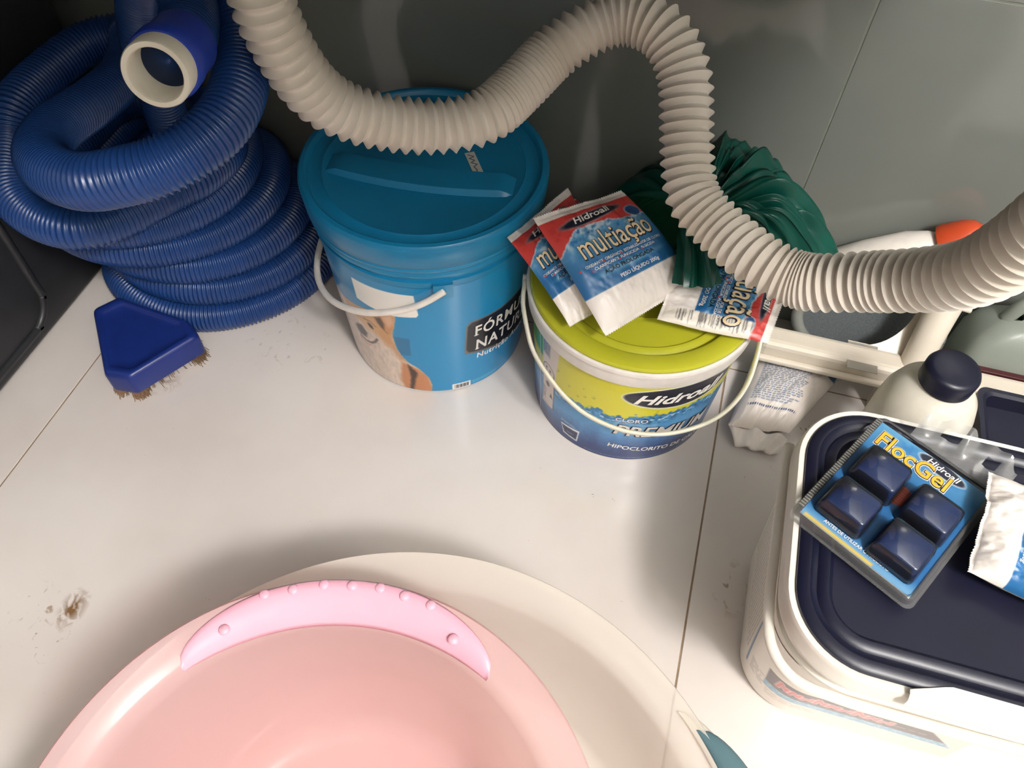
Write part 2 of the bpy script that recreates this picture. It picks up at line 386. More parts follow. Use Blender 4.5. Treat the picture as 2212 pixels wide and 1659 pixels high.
# bail handle: strap from the front ear round the left side to the far ear
EA = 27.0
def on_b(deg, r, z): a = math.radians(deg); return (BX + r * math.sin(a), BY - r * math.cos(a), z)
HP = [on_b(27, .1465, .229), on_b(20, .148, .2175), on_b(12, .1485, .205), on_b(0, .149, .190), on_b(-16, .150, .172), on_b(-36, .152, .154), on_b(-56, .153, .142), on_b(-76, .153, .141), on_b(-96, .153, .150), on_b(-116, .152, .170), on_b(-136, .150, .200), on_b(-153, .1465, .229)]
V, F = tube(catmull(HP, 8), 0.0042, 14, flat=(1.0, 1.0)); mk('handle', V, F, WHITE_PLASTIC, bk)
for e in (EA, EA - 180):
    V = []; F = []
    S = cone_surf(BX, BY, 0.1235, k)
    U_, V_ = np.meshgrid(np.linspace(e - 5, e + 4.2, 8), np.array([.2135, .2145, .2365, .2375])); P0 = S(U_.ravel(), V_.ravel(), .0072); P1 = S(U_.ravel(), V_.ravel(), -.001)
    n, m_ = U_.shape; f = gridfaces(n, m_); N0 = n * m_
    bd = [i for i in range(m_)] + [r * m_ + m_ - 1 for r in range(1, n)] + [(n - 1) * m_ + i for i in range(m_ - 2, -1, -1)] + [r * m_ for r in range(n - 2, 0, -1)]
    fs = f + [(bd[i], bd[i] + N0, bd[(i + 1) % len(bd)] + N0, bd[(i + 1) % len(bd)]) for i in range(len(bd))]
    mk('handle_mount', np.vstack([P0, P1]), fs, BLUE_P, bk, smooth=False)
# printed wrap
KU = 0.0023                            # metres per degree on this bucket (for paint shapes)
Sb = cone_surf(BX, BY, 0.1235, k); Sbm = scaled(Sb, KU)
c = Canvas(-100 * KU, 118 * KU, 0.0025, 0.2265, 0.0011, (24, 136, 190))
D = lambda L: [(a * KU, z) for a, z in L]
fur = fbm(c.U * 260, c.V * 90, 2.2); fur2 = fbm(c.U * 60, c.V * 60, 5.0)
hair = np.clip((fur - .5) * 1.6, -1, 1)
# dog: body, head
body = c.poly(D([(-100, .0), (-100, .155), (-60, .150), (-38, .1455), (-24, .155), (-12.8, .163), (-6, .172), (-.3, .1735), (.4, .162), (-1.5, .142), (-3.3, .1267), (-3.2, .11), (-2.3, .0942), (0, .080), (3, .0687), (9.2, .0567), (14.5, .0367), (16, .018), (14.8, -.01)]), .0016, wob=.0012, wsc=350)
base = np.array([214, 196, 182]) / 255.0
paint = Canvas(0, 1, 0, 1, .5, (0, 0, 0)); paint.U, paint.V, paint.step = c.U, c.V, c.step; paint.C = np.zeros(c.U.shape + (3,)) + base
paint.C = paint.C * (1 + .16 * hair[..., None])
head = paint.poly(D([(-40, .15), (-24, .16), (-6, .172), (.5, .165), (-3, .12), (-3, .10), (-9, .095), (-14, .112), (-20, .118), (-27, .128), (-36, .13)]), .012, wob=.004, wsc=120)
paint.put(head * .95, (201, 148, 98))
paint.put(paint.poly(D([(-24, .146), (-15, .152), (-12, .135), (-14, .118), (-22, .114), (-27, .125)]), .012, wob=.003) * .8, (212, 172, 130))
paint.put(paint.poly(D([(-12.5, .16), (-.5, .172), (.2, .160), (-2.3, .135), (-5, .124), (-9, .140)]), .005) * .9, (196, 140, 96))
paint.put(paint.poly(D([(-8, .158), (-2, .166), (-1.6, .150), (-5, .138)]), .006) * .8, (222, 180, 150))
paint.put(paint.poly(D([(-13, .150), (-9, .1545), (-7.5, .142), (-8.2, .129), (-6.5, .124), (-10, .133), (-11.5, .141)]), .004, wob=.0015) * .85, (62, 46, 40))
paint.put(paint.poly(D([(-4, .105), (-.5, .087), (3, .0687), (-2, .070), (-7, .095)]), .010, wob=.003) * .85, (190, 134, 88))
paint.put(paint.poly(D([(-1, .066), (9.2, .0575), (14.8, .038), (16.5, .0), (-2, -.004), (-4, .02)]), .006, wob=.002) * .95, (190, 126, 84))
paint.put(paint.poly(D([(2.2, .064), (5.5, .054), (7.8, .046), (6.0, .031), (4.6, .012), (3.2, .0), (.4, -.004), (2.2, .015), (3.2, .036)]), .004, wob=.0022, wsc=300) * .92, (58, 44, 40))
paint.put(paint.poly(D([(-30, .108), (-26, .112), (-22.5, .101), (-24.5, .088), (-30, .086), (-33, .098)]), .005, wob=.001) * .92, (52, 46, 50))
paint.put(paint.line(D([(-30, .082), (-25, .079), (-21, .082), (-17.5, .090), (-15.3, .099)]), .0016, .003) * .92, (54, 42, 42))
paint.put(paint.line(D([(-31, .076), (-26, .071), (-22, .075)]), .0016, .004) * .6, (176, 112, 108))
paint.put(paint.ell(-17.8 * KU, .1245, .0036, .0056, .5, .003) * .95, (44, 32, 30))
paint.put(paint.line(D([(-22, .133), (-17, .135), (-14, .129)]), .0012, .003) * .6, (96, 62, 44))
for q in range(6):
    z = .155 - q * .013; paint.put(paint.line(D([(-58, z), (-50, z + .006), (-44, z - .004)]), .0022, .004) * .6, (70, 64, 62))
c.C = c.C * (1 - body[..., None]) + paint.C * body[..., None]
# pale-blue tab, white sticker, barcode, black plate
c.put(c.poly(D([(-3.4, .1217), (6.3, .124), (5.5, .0857), (-.9, .0831)]), .001) * (1 - body), (20, 110, 158))
c.put(c.poly(D([(-22.5, .212), (-3.6, .2125), (12, .2128), (13.2, .176), (12, .171), (-.6, .1665), (-14, .1695), (-22.7, .173)]), .0012), (240, 236, 230))
plate = [(39.4, .0835), (60, .0715), (92, .06), (92, .15), (62, .146), (41.5, .146), (38.9, .140), (37.9, .0905)]
c.put(c.poly(D([(37, .0815), (60, .068), (93, .057), (93, .153), (62, .149), (40.5, .149), (37.8, .141), (36.8, .09)]), .0012), (112, 104, 98))
c.put(c.poly(D(plate), .0012), (24, 26, 32))
c.put(c.rect(28.5 * KU, 40.6 * KU, .001, .0152), (238, 236, 232))
for q in range(12): c.put(c.rect((30 + q * .78) * KU, (30.25 + q * .78 + .25 * (q % 3)) * KU, .004, .0125), (40, 42, 46))
c.micro(42 * KU, 66 * KU, .004, .0125, .0023, (120, 190, 220), 4)
c.build('printed_wrap', Sbm, VC_GLOSS, bk, off=0.0005)
text_on('lettering', 'FÓRMULA', Sbm, INK_WHITE, bk, (42.6 * KU, .1165), .0285, rot=-.028, off=.0011, bold=.018, xs=.80, space=1.12)
text_on('lettering', 'NATURAL', Sbm, INK_WHITE, bk, (43.2 * KU, .0855), .0300, rot=-.045, off=.0011, bold=.018, xs=.80, space=1.12)
text_on('lettering', 'Nutrição Avançada', Sbm, INK_WHITE, bk, (44.2 * KU, .0655), .0150, rot=-.075, off=.0011, bold=.02, xs=.95, space=1.1)
# small serifs on the plate lettering
def serif(u, v, w): 
    V2 = np.array([(-w, -.0007), (w, -.0007), (w, .0007), (-w, .0007)]); decal('serif', V2, [(0, 1, 2, 3)], Sbm, INK_WHITE, bk, (u, v), -.03, .00115)
serif(44.0 * KU, .1172, .0034); serif(44.6 * KU, .0863, .0030)

# ------------------------------------------------------------------ pool-chlorine bucket with lime lid
GX, GY = -0.014, 0.671
GREY_W = mat('bucket_white', (232, 226, 220), 0.32, sss=0.1)
LIME = mat('lime_plastic', (188, 187, 48), 0.36, col2=(180, 180, 44), nscale=20)
gb = empty('bucket', (GX, GY, 0), 'short chlorine bucket with lime green lid, white rim and water-print label', 'bucket')
kg = 0.0104 / 0.185
V, F = lathe([(0.112, 0.0), (0.1195, 0.0), (0.1216, 0.002), (0.1216 + kg * .186, 0.186), (0.128, .1865)], (GX, GY, 0)); mk('body', V, F, GREY_W, gb, sharp=40)
V, F = lathe([(0.130, 0.1845), (0.1380, 0.1850), (0.1390, 0.188), (0.1392, 0.204), (0.1410, 0.2055), (0.1415, 0.2085), (0.1405, 0.2115), (0.1380, 0.2125), (0.1365, 0.2115)], (GX, GY, 0), cap0=False, cap1=False); mk('rim', V, F, GREY_W, gb, sharp=40)
V, F = lathe([(0.1360, 0.2090), (0.1372, 0.2140), (0.1355, 0.2172), (0.1320, 0.2180), (0.1175, 0.2180), (0.1150, 0.2165), (0.1120, 0.2095), (0.1085, 0.2085), (0.1075, 0.2090), (0.104, 0.2112), (0.100, 0.2112), (0.097, 0.2090), (0.060, 0.2090), (0.056, 0.2105), (0.052, 0.2090), (0, 0.2090)], (GX, GY, 0), cap0=False); glid = mk('lid', V, F, LIME, gb, sharp=35)
def on_g(deg, r, z): a = math.radians(deg); return (GX + r * math.sin(a), GY - r * math.cos(a), z)
HG = [on_g(-76, .143, .204), on_g(-66, .147, .198), on_g(-56, .149, .187), on_g(-46, .151, .168), on_g(-34, .153, .158), on_g(-21, .154, .142), on_g(-8, .155, .130), on_g(8, .157, .123), on_g(24, .158, .120), on_g(40, .159, .121), on_g(54, .160, .125), on_g(68, .158, .135), on_g(80, .153, .156), on_g(90, .148, .180), on_g(100, .143, .203)]
CREAM_PL = mat('cream_plastic', (226, 222, 204), 0.4, sss=0.15)
V, F = tube(catmull(HG, 8), 0.0036, 12, flat=(1.25, .75)); mk('handle', V, F, CREAM_PL, gb)
for e in (-78, 102):
    V, F = tube([on_g(e, .137, .200), on_g(e, .146, .200)], .008, 18); mk('handle_mount', V, F, GREY_W, gb, sharp=40)
KG = 0.0022; Sg = cone_surf(GX, GY, 0.1216, kg); Sgm = scaled(Sg, KG)
c = Canvas(-180 * KG, 180 * KG, 0.002, 0.1835, 0.00115, (214, 207, 50))
u, v = c.U / KG, c.V
# lime top, slightly darker towards the upper edge
c.put(np.clip((v - .13) / .06, 0, 1) * .35, (194, 192, 42))
wl = .112 + .006 * np.sin(np.radians(u * 2.2)) + (fbm(c.U * 60, c.V * 0 + 2, 0) - .5) * .022 + (fbm(c.U * 220, c.V * 160, 3) - .5) * .012
water = np.clip((wl - v) / .0016, 0, 1)
dep = np.clip((wl - v) / .105, 0, 1)
wc = np.zeros(c.C.shape); lo = np.array([24, 52, 108]); mid = np.array([92, 160, 214]); hi = np.array([40, 120, 176])
t1 = np.clip(dep / .38, 0, 1)[..., None]; t2 = np.clip((dep - .38) / .5, 0, 1)[..., None]
wc = (hi * (1 - t1) + mid * t1) * (1 - t2) + lo * t2
c.C = c.C * (1 - water[..., None]) + wc / 255.0 * water[..., None]
band = np.clip(1 - np.abs(wl - .010 - v) / .013, 0, 1); rip = fbm(c.U * 260, c.V * 420, 6)
c.put(band * np.clip((rip - .52) * 7, 0, 1), (18, 64, 104)); c.put(band * np.clip((.42 - rip) * 7, 0, 1), (206, 236, 246))
R = np.random.RandomState(11)
for q in range(70):
    a = R.uniform(-60, 85); z = R.uniform(.012, .175); rr = R.uniform(.0009, .0024)
    if z > .118:
        if rr > .0016 or R.rand() < .5: c.put(c.ell(a * KG, z, rr, rr * 1.2) * .8, (150, 148, 22)); c.put(c.ell(a * KG - rr * .25, z + rr * .3, rr * .55, rr * .6) * .8, (226, 228, 110))
    elif z > .05: c.put(c.ell(a * KG, z, rr, rr) * .55, (38, 86, 140)); c.put(c.ell(a * KG, z, rr * .5, rr * .5) * .6, (150, 200, 230))
# side information panel
c.put(c.rect(-90 * KG, -50.5 * KG, .132, .1835), (70, 150, 62)); c.put(np.clip((.132 - v) / .02, 0, 1) * c.rect(-90 * KG, -50.5 * KG, .06, .134) * .0, (255, 255, 255))
pan = c.poly([(-50.5 * KG, .1835), (-34.5 * KG, .1835), (-38 * KG, .10), (-39.5 * KG, .040), (-51 * KG, .036), (-50 * KG, .10)], .001); c.put(pan, (222, 208, 200))
c.put(c.poly([(-50 * KG, .1835), (-42 * KG, .1835), (-42.5 * KG, .145), (-50 * KG, .145)], .001) * .7, (150, 150, 160)); c.micro(-49.5 * KG, -42 * KG, .146, .183, .003, (74, 78, 96), 8)
c.put(c.ell(-44 * KG, .1175, .0125, .0135), (60, 56, 60)); c.put(c.ell(-44 * KG, .1175, .0112, .0122), (222, 208, 200))
for a_, z_ in ((-46, .121), (-42.3, .120), (-46, .113), (-42.3, .112)): c.put(c.rect(a_ * KG - .0014, a_ * KG + .0014, z_ - .0026, z_ + .0026), (70, 66, 70))
c.put(c.rect(-50.5 * KG, -38.2 * KG, .0405, .099) - c.rect(-50 * KG, -38.7 * KG, .0418, .0977), (70, 62, 66))
c.put(c.ell(-44.5 * KG, .088, .004, .005), (70, 62, 66)); c.put(c.poly([(-42.5 * KG, .064), (-39.5 * KG, .064), (-41 * KG, .075)]), (70, 62, 66)); c.micro(-49.5 * KG, -46 * KG, .045, .075, .003, (110, 96, 98), 9)
c.put(c.line([(-54 * KG, .183), (-54.5 * KG, .002)], .0008), (226, 226, 226))
# dosage cup
c.put(c.poly([(-31 * KG, .034), (-17 * KG, .040), (-17.4 * KG, .033), (-18.2 * KG, .012), (-28.5 * KG, .014)], .001), (228, 232, 236))
c.put(c.poly([(-30.2 * KG, .0315), (-18.2 * KG, .0345), (-18.9 * KG, .0145), (-28 * KG, .0165)], .001), (20, 34, 74)); c.micro(-31 * KG, -19 * KG, .039, .044, .002, (220, 226, 232), 3); c.micro(-26 * KG, -20 * KG, .019, .024, .002, (150, 160, 190), 3)
# brand oval (tilted), product lettering halo
c.put(c.ell(36 * KG, .1515, .0735, .0235, -.035), (236, 236, 224)); c.put(c.ell(36 * KG, .1515, .0712, .0212, -.035), (22, 24, 44))
c.put(c.poly([(1 * KG, .068), (1 * KG, .098), (26 * KG, .094), (27 * KG, .066)], .004) * .25, (230, 240, 250))
c.micro(-13 * KG, 70 * KG, .004, .0075, .0026, (110, 140, 190), 6)
c.build('printed_wrap', Sgm, VC_GLOSS, gb, off=0.0005)
text_on('lettering', 'Hidroall', Sgm, INK_WHITE, gb, (8.6 * KG, .1430), .0270, rot=-.035, off=.0011, bold=.026, shear=.35, xs=1.22)
text_on('lettering', 'CLORO', Sgm, INK_WHITE, gb, (2.0 * KG, .0985), .0110, off=.0011, bold=.01, xs=1.05)
V2, F2 = text_mesh('PREMIUM', .0330, bold=.05, shear=.15, xs=.95); decal('lettering', V2, F2, Sgm, INK_DARK, gb, (1.4 * KG, .0680), -.10, .0009)
V2, F2 = text_mesh('PREMIUM', .0330, bold=.018, shear=.15, xs=.95); decal('lettering', V2, F2, Sgm, INK_WHITE, gb, (1.8 * KG, .0688), -.10, .0014)
text_on('lettering', 'HIPOCLORITO DE CÁLCIO', Sgm, INK_WHITE, gb, (.6 * KG, .0335), .0125, rot=-.14, off=.0011, bold=.02, xs=1.02)
V2 = np.array([(0, 0), (.009, .004), (.006, -.005), (-.003, -.004)]); decal('yellow_spark', V2, [(0, 1, 2, 3)], Sgm, mat('yellow_ink', (240, 206, 40), .4), gb, (21 * KG, .0700), 0, .0010)

# ------------------------------------------------------------------ coiled blue pool hose
HOSE_B = mat('hose_blue', (28, 64, 124), 0.30, col2=(24, 55, 108), nscale=12)
TR = 0.0247
keys = np.array([(-.668, .757, .166, .026), (-.656, .740, .137, .077), (-.668, .726, .135, .127), (-.695, .705, .142, .177), (-.702, .676, .131, .224)])
pts = []
for i in range(int(5 * 24) + 2):
    t = i / 24.0
    cx, cy, r, z = [np.interp(t - .5, np.arange(5), keys[:, q]) for q in range(4)]
    th = math.radians(90) - 2 * math.pi * t      # clockwise seen from above, starting at the back
    x, y = cx + r * math.cos(th), cy + r * math.sin(th)
    x = -.790 + .010 * math.log1p(math.exp((x + .790) / .010)); y = .834 - .010 * math.log1p(math.exp((.834 - y) / .010))
    pts.append((x, y, z))
L6 = [(-0.575,0.715,0.250), (-0.566,0.638,0.262), (-0.588,0.590,0.266), (-0.612,0.533,0.270), (-0.641,0.502,0.274), (-0.696,0.504,0.275), (-0.739,0.526,0.285), (-0.772,0.580,0.300), (-0.780,0.618,0.323), (-0.780,0.687,0.328), (-0.760,0.753,0.335), (-0.721,0.775,0.335)]
L7 = [(-0.677,0.700,0.340), (-0.653,0.617,0.360), (-0.634,0.533,0.385), (-0.599,0.476,0.405), (-0.547,0.437,0.425), (-0.497,0.421,0.440), (-0.460,0.428,0.450), (-0.435,0.441,0.455), (-0.417,0.460,0.460), (-0.404,0.485,0.465), (-0.400,0.515,0.470), (-0.406,0.547,0.475), (-0.420,0.582,0.480), (-0.436,0.614,0.490), (-0.458,0.642,0.500), (-0.485,0.660,0.510), (-0.525,0.663,0.510), (-0.567,0.670,0.490), (-0.600,0.683,0.450), (-0.618,0.685,0.400), (-0.630,0.695,0.340), (-0.650,0.710,0.260), (-0.660,0.72,0.160)]
CUFF = [(-0.489,0.611,0.520), (-0.471,0.595,0.517), (-0.453,0.566,0.517), (-0.438,0.537,0.521), (-0.427,0.506,0.527), (-0.419,0.479,0.532), (-0.413,0.457,0.538)]
hb = empty('pool_hose', (-.66, .74, 0), 'long ribbed dark blue pool hose coiled in a heap with white pipe end', 'hose')
def ribbed(P, pitch, prof, n, segs):
    P = catmull(P, 10); s = arcparam(P); L = s[-1]; nb = int(L / pitch); q = np.linspace(0, nb * pitch, nb * n + 1)
    Q = at_s(P, s, q); w = 7
    K = np.vstack([np.repeat(Q[:1], w, 0), Q, np.repeat(Q[-1:], w, 0)]); cs = np.cumsum(np.vstack([np.zeros((1, 3)), K]), axis=0)
    Q = (cs[2 * w + 1:] - cs[:-2 * w - 1]) / (2 * w + 1)
    rad = np.tile(prof, nb + 1)[:len(q)]; return tube(Q, rad, segs)
prof = TR + np.array([.0010, .0002, -.0014, -.0018, -.0010])
V, F = ribbed(pts + L6 + L7, .0053, prof, 5, 22); mk('hose_body', V, F, HOSE_B, hb)
cb = catmull(CUFF, 8); ax = _n(np.array(CUFF[-1]) - np.array(CUFF[-3])); E0 = np.array(CUFF[-1]) - ax * .03
V, F = ribbed([(-.53, .66, .49), (-.51, .635, .512)] + CUFF[:-1], .0053, prof, 5, 22); mk('hose_body', V, F, HOSE_B, hb)
CUFF_M = mat('cuff_blue', (34, 62, 168), 0.3)
def sweep_prof(p0, ax, prof, segs=48):
    ax = _n(np.asarray(ax, float)); u = np.cross(ax, (0, 0, 1.0)); u = _n(u); b = np.cross(ax, u); V = []; F = []
    th = np.linspace(0, 2 * np.pi, segs, endpoint=False)
    for (r, d) in prof:
        for a in th: V.append(np.asarray(p0) + ax * d + r * (u * math.cos(a) + b * math.sin(a)))
    for i in range(len(prof) - 1):
        for j in range(segs): k_ = (j + 1) % segs; F.append((i * segs + j, i * segs + k_, (i + 1) * segs + k_, (i + 1) * segs + j))
    return np.array(V), F
V, F = sweep_prof(E0, ax, [(.0255, -.042), (.0275, -.040), (.0275, -.006), (.0290, -.005), (.0290, .010), (.0278, .012), (.0225, .012)]); mk('cuff', V, F, CUFF_M, hb, sharp=40)
PIPE = mat('pipe_cream', (226, 220, 204), 0.35, col2=(216, 208, 190))
V, F = sweep_prof(E0, ax, [(.0262, .008), (.0265, .030), (.0255, .0315), (.0218, .0315), (.0208, .030), (.0205, -.05), (.0, -.05)]); mk('pipe_end', V, F, PIPE, hb, sharp=40)

# ------------------------------------------------------------------ grey corrugated drain hose hanging above the buckets
HOSE_G = mat('hose_grey', (224, 216, 206), 0.45, col2=(210, 199, 184), nscale=14, sss=0.05)
GH = [(-.385,.57,.949), (-.383,.57,.80), (-.379,.562,.70), (-.372,.555,.63), (-.363,.548,.563), (-.359,.5485,.536), (-.349,.554,.496), (-.334,.5655,.461), (-.304,.583,.436), (-.255,.612,.417), (-.207,.642,.417), (-.181,.684,.429), (-.155,.728,.449), (-.120,.757,.467), (-.085,.766,.476), (-.049,.755,.471), (-.023,.731,.448), (-.011,.702,.421), (.001,.669,.392), (.016,.640,.372), (.050,.616,.361), (.094,.583,.360), (.133,.566,.365), (.174,.552,.392), (.210,.530,.428), (.229,.502,.470), (.235,.481,.514), (.237,.463,.562), (.239,.45,.62), (.241,.44,.70), (.243,.436,.80), (.244,.436,.949)]
P = catmull(GH, 16); s = arcparam(P); L = s[-1]; ss = np.linspace(0, L, 4000); PP = at_s(P, s, ss)
ctrl = arcparam(np.array(GH)); sc = s[::16][:len(GH)]
pit = np.full(4000, .0114)
for ci, w, val in ((10.7, .026, .0042), (11.6, .018, .0044), (13.6, .02, .0085), (19.3, .022, .0090), (21.9, .018, .0042), (23.3, .007, .0050), (25, .06, .0135)):
    s0 = np.interp(ci, np.arange(len(GH)), sc); pit = pit + (val - .0114) * np.exp(-((ss - s0) / w) ** 2)
ph = np.concatenate([[0], np.cumsum(np.diff(ss) / np.clip(pit[:-1], .0028, .02))]); nb = int(ph[-1])
phq = np.arange(0, nb, 1 / 8.0); sq = np.interp(phq, ph, ss); Q = at_s(PP, ss, sq); pq = np.interp(sq, ss, pit)
w = 9; K = np.vstack([np.repeat(Q[:1], w, 0), Q, np.repeat(Q[-1:], w, 0)]); cs = np.cumsum(np.vstack([np.zeros((1, 3)), K]), axis=0); Q = (cs[2 * w + 1:] - cs[:-2 * w - 1]) / (2 * w + 1)
fr = phq % 1.0; tri = np.abs(fr - .5) * 2          # 1 at ridge, 0 at valley
dep = np.interp(pq, [.003, .0110], [.0022, .0062])
rad = .0274 - dep * (1 - tri ** 1.25)
V, F = tube(Q, rad, 40); gh = mk('drain_hose', V, F, HOSE_G, org=(0, .65, .36), label='pale grey corrugated drain hose hanging in curves above the buckets', cat='hose', sharp=75)

# ------------------------------------------------------------------ triangular pool vacuum head under the coil
VB = mat('vacuum_blue', (26, 46, 118), 0.34, col2=(23, 41, 108))
vh = empty('vacuum_head', (-.68, .53, 0), 'blue plastic triangular vacuum head sticking out under the coiled hose', 'pool cleaner')
def round_poly(P, r, n=8):
    P = np.array(P, float); out = []
    for i in range(len(P)):
        a, b, c_ = P[i - 1], P[i], P[(i + 1) % len(P)]; d1 = _n(a - b); d2 = _n(c_ - b); ang = math.acos(np.clip(d1 @ d2, -1, 1)); t = r / math.tan(ang / 2)
        p0 = b + d1 * t; p1 = b + d2 * t
        for q in np.linspace(0, 1, n): out.append((1 - q) ** 2 * p0 + 2 * q * (1 - q) * b + q * q * p1)
    return np.array(out)
def loft_rings(rings):
    n = len(rings[0]); V = np.vstack(rings); F = []
    for i in range(len(rings) - 1):
        for j in range(n): k_ = (j + 1) % n; F.append((i * n + j, i * n + k_, (i + 1) * n + k_, (i + 1) * n + j))
    F.append(tuple(range(n - 1, -1, -1))); F.append(tuple((len(rings) - 1) * n + j for j in range(n))); return V, F
tri3 = np.array([(-.676, .450), (-.640, .454), (-.588, .546), (-.615, .566), (-.735, .578), (-.757, .546)])
def shrink(P, d): c0 = P.mean(0); return c0 + (P - c0) * (1 - d / np.linalg.norm(P - c0, axis=1).mean())
rp = round_poly(tri3, .011)
lev = [(0, .016), (0, .044), (.003, .050), (.007, .052), (.013, .052), (.016, .050), (.019, .048), (.03, .048)]
V, F = loft_rings([np.c_[shrink(rp, d), np.full(len(rp), z)] for d, z in lev]); mk('shell', V, F, VB, vh, sharp=50)
BR = mat('bristle', (150, 120, 92), 0.8, col2=(110, 84, 62), nscale=400)
V = []; F = []; per = shrink(rp, .012); R = np.random.RandomState(2)
for i in range(1400):
    a = R.rand() * len(per); j = int(a); p = per[j] + (per[(j + 1) % len(per)] - per[j]) * (a - j) + R.normal(0, .003, 2); q = p + (p - rp.mean(0)) * R.uniform(.02, .13) + R.normal(0, .002, 2); w_ = .0006; k_ = len(V)
    V += [(p[0] - w_, p[1], .02), (p[0] + w_, p[1], .02), (q[0] + w_, q[1], .001), (q[0] - w_, q[1], .001), (p[0], p[1] + w_, .02), (q[0], q[1] + w_, .001)]
    F += [(k_, k_ + 1, k_ + 2, k_ + 3), (k_ + 4, k_ + 1, k_ + 2, k_ + 5), (k_, k_ + 4, k_ + 5, k_ + 3)]
mk('bristles', V, F, BR, vh, smooth=False, kind='stuff')

# ------------------------------------------------------------------ basins
PINK = mat('pink_plastic', (252, 222, 223), 0.22, col2=(251, 219, 220), nscale=6, translucent=0.40, seethru=0.45)
PINK_H = mat('pink_handle', (238, 180, 198), 0.30, col2=(235, 174, 193), nscale=10, sss=0.2)
MILKY = mat('milky_plastic', (246, 242, 234), 0.25, col2=(244, 239, 230), nscale=6, translucent=0.40, seethru=0.25)
PX, PY = -.143, .002
pb = empty('basin', (PX, PY, .006), 'round translucent pink wash basin with lilac-pink grip handle', 'basin')
PZ0 = .008
prof = [(.0, PZ0), (.06, PZ0), (.10, PZ0 + .001), (.135, PZ0), (.150, PZ0 + .006), (.160, .03), (.178, .12), (.1865, .212), (.1885, .222), (.196, .229), (.208, .234), (.216, .2385), (.2195, .240), (.2215, .238), (.2222, .232)]
V, F = lathe(prof, (PX, PY, 0), 160, cap0=False, cap1=False); mk('bowl', V, F, PINK, pb, sharp=60)
def on_p(deg, r, z): a = math.radians(deg); return np.array((PX + r * math.sin(a), PY + r * math.cos(a), z))
# handle: padded crescent wrapped over the rim; angles measured from straight ahead, positive right
A0, A1 = -56.0, 26.5; n = 60; V = []; nr = 12
for i in range(n + 1):
    t = -1 + 2 * i / n; a = (A0 + A1) / 2 + t * (A1 - A0) / 2; e = max(0.0, 1 - abs(t) ** 2.6)
    rin = .1905 - .004 * (1 - t * t) ; rout = .1935 + (.2212 - .1935) * e ** .5
    th_ = .0015 + .0065 * e ** .5
    for j in range(nr):
        q = 2 * math.pi * j / nr; rr = (rin + rout) / 2 + (rout - rin) / 2 * math.cos(q)
        zc = np.interp(rr, [.186, .196, .208, .2195, .226], [.2195, .229, .234, .239, .237])
        V.append(on_p(a, rr, zc + th_ * (.7 * math.sin(q) + .25)))
F = []
for i in range(n):
    for j in range(nr): k_ = (j + 1) % nr; F.append((i * nr + j, i * nr + k_, (i + 1) * nr + k_, (i + 1) * nr + j))
F += [tuple(range(nr)), tuple(n * nr + j for j in range(nr - 1, -1, -1))]
hd = mk('handle', V, F, PINK_H, pb)
for a, r, z in [(-33, .2225, .2435), (-26.5, .221, .2445), (-19.5, .2225, .2445), (-13, .2215, .245), (-6.5, .2225, .2445), (-.5, .2205, .2445), (6, .2205, .2435), (-43.5, .2060, .2405), (14.5, .2045, .2405)]:
    V, F = lathe([(.0048, 0), (.0045, .0016), (.003, .0027), (0, .003)], on_p(a, r - .0065, z - .0028), 16, cap0=False); mk('grip_bump', V, F, PINK_H, hd)
WX_, WY_ = -.086, -.006
wb = empty('basin', (WX_, WY_, 0), 'larger milky white basin under the pink one with teal handle inset', 'basin')
prof = [(.0, .003), (.20, .003), (.232, .004), (.243, .012), (.262, .10), (.270, .148), (.2725, .156), (.281, .164), (.290, .172), (.2955, .178), (.2975, .179), (.2990, .176), (.2992, .170)]
V, F = lathe(prof, (WX_, WY_, 0), 160, cap0=False, cap1=False); mk('bowl', V, F, MILKY, wb, sharp=60)
TEAL = mat('teal_rubber', (84, 114, 122), 0.42, col2=(76, 106, 115))
def on_w(deg, r, z): a = math.radians(deg); return np.array((WX_ + r * math.sin(a), WY_ + r * math.cos(a), z))
def ear(a0, a1, r0, dr, z, h, e_=.55):
    n = 40; V = []; nr = 12
    for i in range(n + 1):
        t = -1 + 2 * i / n; a = (a0 + a1) / 2 + t * (a1 - a0) / 2; e = max(1e-3, 1 - abs(t) ** 2.5) ** e_
        for j in range(nr):
            q = 2 * math.pi * j / nr; V.append(on_w(a, r0 + dr / 2 * e + dr / 2 * e * math.cos(q), z + h * e * math.sin(q)))
    F = []
    for i in range(n):
        for j in range(nr): k_ = (j + 1) % nr; F.append((i * nr + j, i * nr + k_, (i + 1) * nr + k_, (i + 1) * nr + j))
    return np.array(V), F
for a in (70, 70 - 180):
    V, F = ear(a - 28, a + 28, .288, .026, .174, .0045); hw = mk('handle', V, F, MILKY, wb)
    V, F = ear(a - 24, a + 24, .292, .031, .1765, .006); mk('grip_insert', V, F, TEAL, hw)

